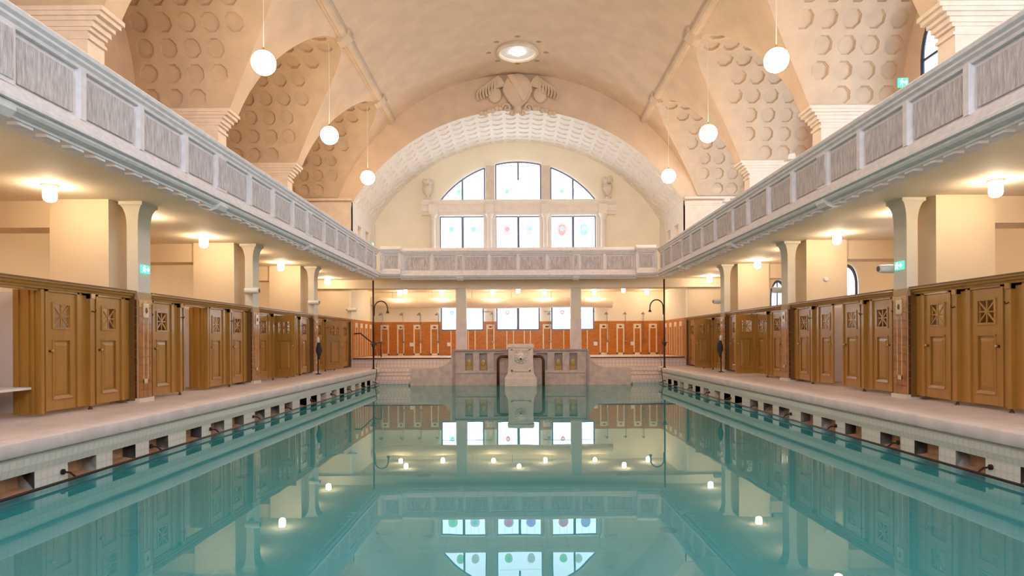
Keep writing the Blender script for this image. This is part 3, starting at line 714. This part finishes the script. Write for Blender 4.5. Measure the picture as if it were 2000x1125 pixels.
# ------------------------------------------------------------------ windows
WN = [0]
def window(label, cat_outline, mp, day, frame, mull, medallions=(), bars=(), fr=0.035):
    """cat_outline: list of panes, each an outline (u,v); mp(u,v,d) with d outward to the room"""
    WN[0] += 1
    pts = [p for o in cat_outline for p in o]
    u = sum(p[0] for p in pts)/len(pts); v = min(p[1] for p in pts)
    t = thing('window_%d' % WN[0], label, 'window', mp(u, v, 0), None, 'structure')
    for o in cat_outline:
        p = MB().poly(o, mp, 0.0, 0.02).build('pane', day, t)
        n = len(o); fm = MB()
        for i in range(n):
            a, b = o[i], o[(i+1) % n]; l = math.dist(a, b)
            if l < 1e-5: continue
            nx, ny = -(b[1]-a[1])/l*fr/2, (b[0]-a[0])/l*fr/2
            fm.poly([(a[0]-nx, a[1]-ny), (b[0]-nx, b[1]-ny), (b[0]+nx, b[1]+ny), (a[0]+nx, a[1]+ny)], mp, 0.015, 0.05)
        fm.build('frame', frame, t)
    for (x0, y0, x1, y1, w) in mull:
        l = math.dist((x0, y0), (x1, y1)); nx, ny = -(y1-y0)/l*w/2, (x1-x0)/l*w/2
        MB().poly([(x0-nx, y0-ny), (x1-nx, y1-ny), (x1+nx, y1+ny), (x0+nx, y0+ny)], mp, 0.02, 0.06).build('mullion', frame, t)
    for (x0, y0, x1, y1, w) in bars:
        l = math.dist((x0, y0), (x1, y1)); nx, ny = -(y1-y0)/l*w/2, (x1-x0)/l*w/2
        MB().poly([(x0-nx, y0-ny), (x1-nx, y1-ny), (x1+nx, y1+ny), (x0+nx, y0+ny)], mp, 0.02, 0.03).build('lead_bar', 'glass_pale', t)
    for (x, y, r, col, col2) in medallions:
        sh = [(x+r*0.8*cos(a), y+r*sin(a)*(1.15 if sin(a) < 0 else 0.8)) for a in [2*pi*k/14 for k in range(14)]]
        MB().poly(sh, mp, 0.02, 0.028).build('medallion', 'glass_'+col, t)
        sh = [(x+r*0.42*cos(a), y+r*0.42*sin(a)) for a in [2*pi*k/6 for k in range(6)]]
        MB().poly(sh, mp, 0.02, 0.034).build('medallion_field', 'glass_'+col2, t)
    return t
mpB = lambda u, v, d: (u, YB-0.06-d, v)
cols3 = [(862, 948), (970, 1057), (1077, 1163)]
nm3 = ['blind-wall side', 'centre', 'arched-window side']
colr = [(('green', 'teal'), ('pale', 'teal')), (('violet', 'red'), ('violet', 'blue')), (('red', 'blue'), ('blue', 'violet'))]
def zB(py): return 1.7 + (665.5-py)*SB
cxw = bx_(1013); rr_ = 189.5*SB; zap = zB(318)
def arcz(x): return zap - rr_ + sqrt(max(rr_**2-(x-cxw)**2, 0))
for i, (a, b) in enumerate(cols3):
    x0, x1 = bx_(a), bx_(b); m = (x0+x1)/2
    z0, z1 = 5.0, zB(424)
    med = [((x0+m)/2, 7.15, 0.30, *colr[i][0]), ((x1+m)/2, 7.15, 0.30, *colr[i][1])]
    brs = [(x0+(m-x0)*q, z0, x0+(m-x0)*q, z1, 0.012) for q in (0.33, 0.66)] + [(m+(x1-m)*q, z0, m+(x1-m)*q, z1, 0.012) for q in (0.33, 0.66)]
    window('pale stained glass window with two lights and coloured shields above the cross gallery, '+nm3[i], [[(x0, z0), (m-0.03, z0), (m-0.03, z1), (x0, z1)], [(m+0.03, z0), (x1, z0), (x1, z1), (m+0.03, z1)]], mpB, 'day_end', 'frame_blue', [(m, z0, m, z1, 0.08)], med, brs, 0.06)
    zb_ = zB(393); n = 12
    top = [(x1-(x1-x0)*k/n, max(arcz(x1-(x1-x0)*k/n), zb_)) for k in range(n+1)]
    out = [(x0, zb_), (x1, zb_)] + [p for p in top if p[1] > zb_+0.01]
    mul = [(m, (zb_+1.0 if i == 1 else zb_), m, arcz(m), 0.09)]
    mm = [((x0+m)/2 + (0.35 if i == 0 else 0), zb_+0.45, 0.24, 'green', 'teal'), ((x1+m)/2 - (0.35 if i == 2 else 0), zb_+0.45, 0.24, 'pale', 'green')]
    window('arched upper part of the great stained glass window, '+nm3[i], [out], mpB, 'day_end', 'frame_blue', mul, mm, [(x0+0.1, zb_+0.95, x1-0.1, zb_+0.95, 0.012)] if i == 1 else [], 0.07)
    x0, x1 = bx_(a+1), bx_(b-4); m = (x0+x1)/2; z0, z1 = zB(644), 3.40
    window('low frosted window behind the shower room, '+nm3[i], [[(x0, z0), (m-0.03, z0), (m-0.03, z1), (x0, z1)], [(m+0.03, z0), (x1, z0), (x1, z1), (m+0.03, z1)]], mpB, 'day_end', 'frame_blue', [(m, z0, m, z1, 0.09 if i == 1 else 0.05)], [((x0+m)/2, z1-0.3, 0.13, 'red' if i else 'teal', 'pale')] , [], 0.07)
mpH = lambda u, v, d: (u, YN+0.02+d, v)
for i, xw in enumerate((-3.0, 0.0, 3.0)):  # unseen windows, added as fill light for surfaces facing the camera
    a, b = xw-1.25, xw+1.25
    window('tall added fill-light window in the unseen head wall of the hall, '+nm3[i], [[(a, 5.2), (xw-0.03, 5.2), (xw-0.03, 10.2), (a, 10.2)], [(xw+0.03, 5.2), (b, 5.2), (b, 10.2), (xw+0.03, 10.2)]], mpH, 'head_fill', 'frame_dark', [(xw, 5.2, xw, 10.2, 0.08), (a, 7.8, b, 7.8, 0.08)], (), (), 0.08)
# window surround: entablature, colonnettes, piers, urns
sd = thing('window_surround', 'cream stone surround with colonnettes and entablature framing the great window', 'surround', (0, YB, 4.5), None, 'structure')
yf = YB-0.05
ent = MB(); mpe = lambda u, a, b: (u, YB-a, b)
ent.ext([(0, zB(421)), (0.22, zB(421)), (0.22, zB(415)), (0.26, zB(414)), (0.26, zB(403)), (0.34, zB(400)), (0.42, zB(396)), (0.42, zB(393)), (0, zB(393))], bx_(826), bx_(1203), mpe)
ent.build('entablature', 'arch_white', sd)
for px in (849, 958, 1066, 1177):
    x = bx_(px); zt3 = zB(415)
    MB().box(x-0.30 if px not in (849,) else x-0.2, x+0.30 if px != 1177 else x+0.2, YB-0.14, YB, 4.45, zB(421)).build('jamb', 'arch_white', sd)
    c = MB(); c.lathe([(0.17, 4.45), (0.17, 4.7), (0.12, 4.75), (0.105, zB(432)), (0.14, zB(431)), (0.12, zB(429)), (0.20, zB(422)), (0.22, zB(421))], (x, YB-0.30, 0), 14); col_ = c.build('colonnette', 'arch_white', sd, 'auto')
    MB().box(x-0.2, x+0.2, YB-0.46, YB, zB(421), zB(402)).build('block', 'arch_white', sd)
for px in (959, 1067):
    x = bx_(px); MB().box(x-0.22, x+0.22, YB-0.18, YB, zB(393), arcz(x)+0.02).build('pier', 'stone_trim', sd)
for k, px in enumerate((838, 1187)):
    x = bx_(px); u = thing('urn', 'carved stone vase with foliage on the window entablature, %s' % ('blind-wall side' if k == 0 else 'arched-window side'), 'urn', (x, YB-0.2, zB(393)), 'urns on the entablature')
    z = zB(393)
    MB().lathe([(0.17, z), (0.17, z+0.1), (0.07, z+0.16), (0.07, z+0.22), (0.2, z+0.4), (0.25, z+0.55), (0.2, z+0.62), (0.24, z+0.68), (0.2, z+0.7)], (x, YB-0.29, 0), 14).build('vase', 'stone_trim', u, 'auto')
    for q in range(9):
        a = 2*pi*q/9; MB().ball((x+0.16*cos(a), YB-0.29+0.1*sin(a), z+0.8+0.2*random.random()), 0.1, 0.08, 0.16, 8, 6).build('leaf', 'stone_trim', u, True)
# arched gallery windows and aisle windows on the right wall
def arch_outline(yc, w, z0, zs_, n=16):
    return [(yc-w, z0), (yc+w, z0)] + [(yc+w*cos(pi*k/n), zs_+w*sin(pi*k/n)) for k in range(n+1)]
mpR = lambda u, v, d: (PX-0.02-d, u, v)
for i, yc in enumerate(OPW):
    window('tall arched gallery window with dark mullions, %s from the end arch' % ORD[4-i], [arch_outline(yc, 1.35, 5.6, 8.55)], mpR, 'day_side', 'frame_dark',
           [(yc-0.45, 5.6, yc-0.45, 9.75, 0.09), (yc+0.45, 5.6, yc+0.45, 9.75, 0.09), (yc-1.35, 7.0, yc+1.35, 7.0, 0.06), (yc-1.35, 8.5, yc+1.35, 8.5, 0.06)], (), (), 0.12)
    window('small round-arched aisle window behind the cabins, %s from the shower platform' % ORD[4-i], [arch_outline(yc, 0.62, 2.2, 3.30)], mpR, 'day_aisle', 'frame_dark', [(yc, 2.2, yc, 3.9, 0.05)], (), (), 0.09)

# ------------------------------------------------------------------ fountain
F = 0.06
ft = thing('fountain_pedestal', 'pale stone fountain pedestal with a lion mask spout standing in the water', 'fountain', (F, 24.2, -0.05))
p = MB(); p.box(F-0.60, F+0.60, 23.95, 24.55, -0.3, 0.30); p.build('base', 'pale_pink_stone', ft)
p = MB(); p.ext([(-0.60, 0.30), (-0.56, 0.36), (-0.52, 0.42), (-0.50, 0.46), (0.50, 0.46), (0.52, 0.42), (0.56, 0.36), (0.60, 0.30)], 24.0, 24.5, lambda u, a, b: (F+a, u, b)); p.build('base_moulding', 'pale_pink_stone', ft)
p = MB(); p.ext([(-0.50, 0.44), (-0.46, 0.9), (-0.47, 1.45), (0.47, 1.45), (0.46, 0.9), (0.50, 0.44)], 24.03, 24.5, lambda u, a, b: (F+a, u, b)); p.build('shaft', 'pale_pink_stone', ft)
p = MB(); p.box(F-0.50, F+0.50, 23.99, 24.55, 1.44, 1.54); p.box(F-0.47, F+0.47, 24.0, 24.5, 1.54, 1.58); p.build('cap', 'pale_pink_stone', ft)
p = MB(); p.box(F-0.36, F+0.36, 24.0, 24.04, 0.55, 0.60); p.box(F-0.36, F-0.31, 24.0, 24.04, 0.55, 1.38); p.box(F+0.31, F+0.36, 24.0, 24.04, 0.55, 1.38); p.box(F-0.36, F+0.36, 24.0, 24.04, 1.34, 1.38); p.build('relief_frame', 'pale_pink_stone', ft)
lm = MB(); lm.ball((F, 24.0, 1.08), 0.17, 0.10, 0.18); lm.ball((F, 23.92, 1.04), 0.085, 0.07, 0.07, 12, 8); lm.ball((F-0.07, 23.93, 1.14), 0.035, 0.03, 0.03, 8, 6); lm.ball((F+0.07, 23.93, 1.14), 0.035, 0.03, 0.03, 8, 6)
for k in range(14):
    a = 2*pi*k/14; lm.ball((F+0.18*cos(a), 24.02, 1.08+0.20*sin(a)), 0.06, 0.05, 0.06, 8, 6)
lm.build('lion_mask', 'pale_pink_stone', ft, True)
MB().lathe([(0.035, 0), (0.035, 0.06), (0.02, 0.065)], (F, 23.84, 1.02), 10, 'y').build('spout', 'dark_metal', ft)
MB().box(F-0.22, F+0.22, 23.99, 24.03, 1.27, 1.32).build('inscription_band', 'stone_trim', ft)
fs_ = thing('fountain_screen', 'pinkish stone screen with gold niches and curved wings behind the fountain', 'screen', (F, 24.65, -0.05))
NI = [(-2.14, -1.83), (-1.59, -1.28), (-1.03, -0.62), (0.62, 1.03), (1.30, 1.61), (1.87, 2.18)]
sm = MB(); sm.box(F-2.58, F+2.58, 24.62, 24.80, -0.3, 0.56); sm.box(F-2.58, F+2.58, 24.62, 24.80, 1.22, 1.31); sm.box(F-2.58, F+2.58, 24.76, 24.84, 0.5, 1.28)
x = -2.58
for a, b in NI + [(2.58, 2.58)]:
    sm.box(F+x, F+a, 24.62, 24.80, 0.56, 1.22); x = b
sm.build('body', 'pink_stone', fs_)
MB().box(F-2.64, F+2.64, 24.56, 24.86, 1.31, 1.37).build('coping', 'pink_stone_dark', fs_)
MB().box(F-2.5, F+2.5, 24.59, 24.63, 0.46, 0.50).build('ledge', 'pink_stone', fs_)
for a, b in NI:
    if abs(a) > 1.1:
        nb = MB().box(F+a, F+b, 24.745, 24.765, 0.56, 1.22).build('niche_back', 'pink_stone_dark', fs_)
        c = (a+b)/2; g = MB(); g.box(F+a+0.04, F+b-0.04, 24.73, 24.75, 0.58, 0.80); g.ball((F+c, 24.72, 0.86), 0.10, 0.03, 0.14, 12, 8); g.build('gold_mosaic', 'gold_tile', nb)
for s in (-1, 1):
    pts = [(2.58, -0.3), (2.58, 1.18), (2.66, 1.12)] + [(3.42-0.76*cos(pi/2*q/8), 1.12-0.46*sin(pi/2*q/8)) for q in range(1, 9)] + [(4.22, 0.64), (4.22, -0.3)]
    MB().poly(pts, lambda u, v, d: (F+s*u, d, v), 24.50, 24.85).build('wing', 'pink_stone', fs_)
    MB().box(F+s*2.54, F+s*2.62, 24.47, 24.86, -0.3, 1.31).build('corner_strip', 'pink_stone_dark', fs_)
    MB().ball((F+s*4.2, 24.68, 0.05), 0.14, 0.18, 0.08, 10, 6).build('toe', 'pink_stone_dark', fs_, True)
    hr = thing('pool_handrail', 'thick bent dark pipe handrail from fountain pedestal into water, '+SIDE[s], 'handrail', (F+s*0.83, 24.2, -0.05), 'handrails at the fountain')
    pp_ = [(F+s*0.48, 24.25, 1.10), (F+s*0.70, 24.25, 1.10)] + [(F+s*(0.70+0.16*sin(pi/2*q/6)), 24.25, 0.94+0.16*cos(pi/2*q/6)) for q in range(1, 7)] + [(F+s*0.86, 24.25, -0.5)]
    MB().tube(pp_, 0.055, 10).build('pipe', 'bronze', hr, True)

# ------------------------------------------------------------------ shower poles at the deck corners
for s in (-1, 1):
    x, y = s*5.70, 25.08
    t = thing('shower_pole', 'tall dark shower pole with gooseneck at the deck corner, '+SIDE[s], 'shower', (x, y, 0.45), 'poolside shower poles')
    MB().tube([(x, y, DECK+0.006), (x, y, 4.09)], 0.032, 10).build('pole', 'dark_metal', t, True)
    g = [(x-s*0.03, y, 2.7)] + [(x-s*(0.30-0.26*cos(pi*q/10)), y, 2.98+0.30*sin(pi*q/10)) for q in range(0, 11)] + [(x-s*0.56, y, 2.86)]
    go = MB().tube(g, 0.024, 8).build('gooseneck', 'dark_metal', t, True)
    MB().lathe([(0.03, 0.06), (0.06, 0.0), (0.065, -0.03), (0.0, -0.03)], (x-s*0.56, y, 2.83), 12).build('shower_head', 'dark_metal', go)
    v = MB(); v.ball((x, y-0.03, 1.55), 0.07, 0.05, 0.10, 10, 8); v.tube([(x-0.12, y-0.06, 1.60), (x+0.12, y-0.06, 1.60)], 0.018, 6); v.lathe([(0.06, 0), (0.06, 0.02)], (x-s*0.12, y-0.06, 1.60), 10, 'x'); v.build('valve', 'dark_metal', t)
    MB().lathe([(0.07, 0), (0.07, 0.02), (0.04, 0.05)], (x, y, DECK), 12).build('foot_flange', 'dark_metal', t)
    MB().tube([(x, y+0.02, DECK+0.02), (x-s*0.12, y+0.02, 0.60), (x-s*0.12, y+0.02, 0.5), (x+s*0.0, y+0.05, -0.2)], 0.014, 6).build('drain_pipe', 'dark_metal', t, True)
    MB().tube([(x-s*0.05, y+0.05, 1.5), (x-s*0.16, y+0.05, 1.1), (x-s*0.10, y+0.05, 0.68)], 0.010, 6).build('hose', 'chrome', t, True)

# ------------------------------------------------------------------ shower room fittings
for k, px in enumerate((748, 788, 822, 857, 963, 1074, 1127, 1185, 1221, 1256)):
    x = bx_(px); t = thing('wall_shower', 'small wall shower over the orange tiles, %s from the blind-wall side' % ORD[k], 'shower', (x, YB-0.08, 2.8), 'wall showers of the shower room')
    YP = YB-0.10
    MB().tube([(x, YP, 1.6), (x, YP, 3.0), (x-0.02, YP-0.09, 3.08), (x-0.05, YP-0.18, 3.05)], 0.014, 6).build('riser_pipe', 'chrome', t)
    MB().lathe([(0.02, 0.05), (0.09, -0.02), (0.09, -0.05), (0.0, -0.05)], (x-0.06, YP-0.2, 3.0), 10).build('rose', 'chrome', t)
    MB().box(x-0.05, x+0.05, YP-0.04, YP+0.03, 1.62, 1.70).build('tap', 'chrome', t)
for s in (-1, 1):
    t = thing('shower_pipe', 'thin horizontal water pipe crossing the low window, '+SIDE[s], 'pipe', (s*2.5, YB-0.12, 3.0), 'horizontal shower pipes')
    MB().tube([(s*1.25, YB-0.16, 3.12), (s*3.7, YB-0.16, 3.12)], 0.016, 6).build('pipe', 'chrome', t)
    for q in (1.25, 3.7): MB().tube([(s*q, YB-0.055, 3.12), (s*q, YB-0.17, 3.12)], 0.02, 6).build('clip', 'chrome', t)
for k, px in enumerate((804, 877, 1163, 1235)):
    x = bx_(px); tag(MB().box(x-0.09, x+0.09, YB-0.045, YB-0.03, 1.45, 1.63).build('notice', 'white_plastic', loc=(x, YB-0.04, 1.45)), 'small square white notice on the orange shower tiles, %s from the blind-wall side' % ORD[k], 'notice', 'notices in the shower room')
t = thing('air_duct', 'fat round fabric air duct hung below the shower room ceiling', 'duct', (-1, 30.6, 3.3))
xl, xr = bx_(740), bx_(1192)
MB().tube([(xl-0.5, 30.6, 3.62), (xl-0.1, 30.6, 3.62), (xl+0.35, 30.6, 3.57), (xl+0.9, 30.6, 3.50)] + [(xl+0.9+(xr-xl-0.9)*q/10, 30.6, 3.50+0.02*sin(q)) for q in range(1, 11)], 0.23, 20, [0.20, 0.22, 0.24, 0.24]+[0.24]*10).build('sleeve', 'duct', t, 'auto')
for q in range(6):
    x = xl+0.8+q*1.9; MB().tube([(x, 30.6, 3.72), (x, 30.6, 4.08)], 0.008, 5).build('hanger', 'chrome', t)
MB().box(xl-0.75, xl-0.45, 30.3, 30.9, 3.35, 3.88).build('duct_box', 'duct', t)
t = thing('stair_handrail', 'dark sloping handrail on the orange tiled wall by the showers', 'handrail', (-6.75, 27.8, PLAT))
MB().tube([(-6.98, 27.2, 2.02), (-6.75, 27.3, 2.05), (-6.45, 27.6, 1.75), (-6.3, 27.7, 1.62), (-5.95, 27.7, 1.66)], 0.03, 8).build('rail', 'dark_metal', t, True)
MB().tube([(-6.3, 27.7, PLAT), (-6.3, 27.7, 1.62)], 0.022, 8).build('post', 'dark_metal', t)
MB().tube([(-5.95, 27.7, PLAT), (-5.95, 27.7, 1.66)], 0.022, 8).build('post', 'dark_metal', t)

# ------------------------------------------------------------------ signs, speakers, floodlights, covers
def exit_sign(t, mp):
    MB().poly([(-0.13, -0.075), (0.13, -0.075), (0.13, 0.075), (-0.13, 0.075)], mp, 0.0, 0.035).build('panel', 'exit_green', t)
    m = MB(); m.poly([(-0.10, 0.02), (-0.06, 0.045), (-0.02, 0.03), (0.0, 0.0), (-0.012, -0.01), (-0.03, 0.012), (-0.045, -0.008), (-0.02, -0.03), (-0.03, -0.06), (-0.045, -0.06), (-0.038, -0.034), (-0.065, -0.02), (-0.085, -0.05), (-0.105, -0.045), (-0.08, -0.01), (-0.07, 0.02), (-0.09, 0.005)], mp, 0.035, 0.040)
    m.poly([(-0.04+0.014*cos(a*pi/4), 0.055+0.014*sin(a*pi/4)) for a in range(8)], mp, 0.035, 0.040)
    m.poly([(0.11, 0.0), (0.06, 0.045), (0.06, 0.018), (0.02, 0.018), (0.02, -0.018), (0.06, -0.018), (0.06, -0.045)], mp, 0.035, 0.040)
    m.build('pictogram', 'exit_white', t)
for s in (-1, 1):
    t = thing('exit_sign', 'green emergency exit sign on the tiled pillar, '+SIDE[s], 'sign', (s*6.96, 11.82, 2.98), 'emergency exit signs')
    exit_sign(t, lambda u, v, d, s=s: (s*(6.985-d), 11.82-s*u if s > 0 else 11.82+u, 3.05+v))
t = thing('exit_sign', 'green emergency exit sign standing on the gallery parapet', 'sign', (5.72, 9.6, 5.42), 'emergency exit signs')
MB().tube([(5.70, 9.6, 5.432), (5.70, 9.6, 5.5)], 0.015, 6).build('stem', 'white_plastic', t)
exit_sign(t, lambda u, v, d: (5.70+u*0.55, 9.6-d+0.018, 5.54+v*0.9))
t = thing('exit_sign', 'green emergency exit sign on the reveal of the end arch', 'sign', (-6.93, 30.4, 6.3), 'emergency exit signs')
exit_sign(t, lambda u, v, d: (-6.93+d-0.02, 30.6+u, 6.35+v))
for s, lst in ((-1, (2, 3)), (1, (1, 2, 3))):
    for i in lst:
        yc = PIL[1+i]; ys_ = yc-0.33 if s < 0 else yc+0.33
        t = thing('pillar_speaker', 'white cylindrical speaker on the %s tiled pillar from the shower platform, %s' % (ORD[3-i], SIDE[s]), 'speaker', (s*6.9, ys_, 2.95), 'pillar speakers')
        MB().lathe([(0.05, -0.19), (0.078, -0.17), (0.082, 0.0), (0.082, 0.17), (0.06, 0.19)], (s*6.95, ys_, 3.03), 16, 'x').build('body', 'white_plastic', t, 'auto')
        MB().lathe([(0.055, -0.004), (0.055, 0.004)], (s*(6.95-0.19), ys_, 3.03), 14, 'x').build('grille', 'grille_dark', t)
        MB().tube([(s*7.06, ys_, 3.03), (s*7.06, yc-0.195*(1 if s < 0 else -1), 3.03)], 0.025, 8).build('bracket', 'chrome', t)
t = thing('pillar_speaker', 'white cylindrical speaker at the end of the cabin row, blind-wall side', 'speaker', (-7.0, 26.5, 2.95), 'pillar speakers')
MB().lathe([(0.05, -0.19), (0.078, -0.17), (0.082, 0.17), (0.06, 0.19)], (-6.95, YE-0.16, 3.03), 16, 'x').build('body', 'white_plastic', t, 'auto')
MB().tube([(-7.20, YE-0.16, 3.03), (-7.20, YE-0.0, 3.03), (-7.1, YE-0.16, 3.03)], 0.02, 6).build('bracket', 'chrome', t)
for k, yy in enumerate((13.5, 17.6)):
    t = thing('floodlight', 'small white floodlight on the gallery parapet, %s the end arch' % ('farther from' if k == 0 else 'nearer to'), 'light', (5.68, yy, 5.42), 'parapet floodlights')
    MB().tube([(5.68, yy, 5.432), (5.68, yy, 5.47)], 0.015, 6).build('stem', 'white_plastic', t)
    b = MB(); b.ext([(-0.09, -0.05), (-0.07, 0.06), (0.06, 0.08), (0.09, -0.03)], yy-0.10, yy+0.10, lambda u, a, c: (5.68+a, u, 5.52+c)); b.build('housing', 'white_plastic', t)
for s in (-1, 1):
    x, y = s*6.72, 21.35
    t = thing('folded_parasol', 'slim dark post with a folded dark cloth cover beside the tiled pillar, '+SIDE[s], 'parasol', (x, y, DECK), 'folded covers on the deck')
    MB().tube([(x, y, DECK), (x, y, 1.66)], 0.022, 8).build('pole', 'dark_metal', t)
    MB().lathe([(0.03, 1.66), (0.05, 1.70), (0.05, 1.80), (0.02, 1.86)], (x, y, 0), 10).build('knob_cap', 'white_plastic', t, True)
    MB().lathe([(0.10, 0), (0.10, 0.02), (0.03, 0.04)], (x, y, DECK), 12).build('foot', 'dark_metal', t)
    MB().lathe([(0.025, 0.50), (0.04, 0.60), (0.085, 0.70), (0.105, 0.80), (0.09, 0.90), (0.055, 1.02), (0.04, 1.06)], (x-s*0.03, y, DECK), 12).build('cover', 'dark_cloth', t, True)

tag(MB().lathe([(0.0, -0.05), (0.05, -0.045), (0.07, -0.015), (0.07, 0.0)], (7.86, 16.48, 3.25), 14, 'y').build('wall_sensor', 'white_plastic', None, 'auto', (7.86, 16.45, 3.18)), 'small round white sensor on the ivory spur wall, arched-window side', 'sensor')
# ------------------------------------------------------------------ cartouche over the end arch
yc_ = YE-0.10; z0 = 12.05
ct = thing('cartouche', 'carved plaster cartouche with shield and palm leaves crowning the end arch', 'sculpture', (0, YE-0.02, 11.4))
def shield_pt(u, v):
    return None
sh = MB(); n = 24; rings = []
for q, (sc_, d) in enumerate(((1.0, 0.0), (1.0, 0.16), (0.9, 0.22), (0.82, 0.17), (0.5, 0.25), (0.05, 0.28))):
    for k in range(n):
        a = 2*pi*k/n; w = 0.62*(1.0 if sin(a) > 0 else (1-0.35*(-sin(a))))
        rings.append((w*sc_*cos(a), YE-0.02-d, z0+0.10+0.72*sc_*sin(a)))
sh.add(rings, [(r*n+k, r*n+(k+1) % n, (r+1)*n+(k+1) % n, (r+1)*n+k) for r in range(5) for k in range(n)] + [tuple(range(5*n, 6*n))])
sh.build('shield', 'vault', ct, True)
bd = MB(); bd.poly([(-0.42, 0.62), (-0.18, 0.66), (0.40, -0.30), (0.22, -0.48)], lambda u, v, d: (u, YE-d, z0+0.08+v), 0.22, 0.31); bd.build('diagonal_band', 'vault', ct)
for s in (-1, 1):
    for k in range(7):                      # drooping palm leaves
        r0 = 0.42+0.13*k; top = 0.62-0.055*k
        pts = [(s*(0.50+0.08*k), YE-0.14, z0+0.30-0.02*k)] + [(s*(0.55+r0*0.95*sin(pi*q/9*0.62)), YE-0.16+0.01*k, z0+0.30+top*0.62*sin(pi*min(q/9*1.25, 1.25)) - 0.028*k*q*0.3) for q in range(1, 10)]
        MB().tube(pts, 0.06, 6, [0.05]+[0.075-0.004*q for q in range(9)]).build('palm_leaf', 'vault', ct, True)
    sp = [(s*(0.45+ (0.20-0.016*q)*cos(q*0.75)), YE-0.15, z0-0.62+(0.20-0.016*q)*sin(q*0.75)) for q in range(12)]
    MB().tube(sp, 0.055, 6).build('scroll', 'vault', ct, True)
    sp = [(s*(0.22+(0.15-0.012*q)*cos(q*0.8+2)), YE-0.16, z0-0.82+(0.15-0.012*q)*sin(q*0.8+2)) for q in range(11)]
    MB().tube(sp, 0.045, 6).build('scroll', 'vault', ct, True)
    for k in range(6): MB().ball((s*(0.72+0.16*k), YE-0.10, z0-0.62-0.05*k+0.05*(k % 2)), 0.12, 0.10, 0.11, 10, 6).build('foliage', 'vault', ct, True)
    MB().ball((s*0.95, YE-0.08, z0-0.05), 0.30, 0.10, 0.34, 12, 8).build('wing_field', 'vault', ct, True)
MB().ball((0, YE-0.14, z0-0.66), 0.16, 0.14, 0.18, 12, 8).build('pendant', 'vault', ct, True)
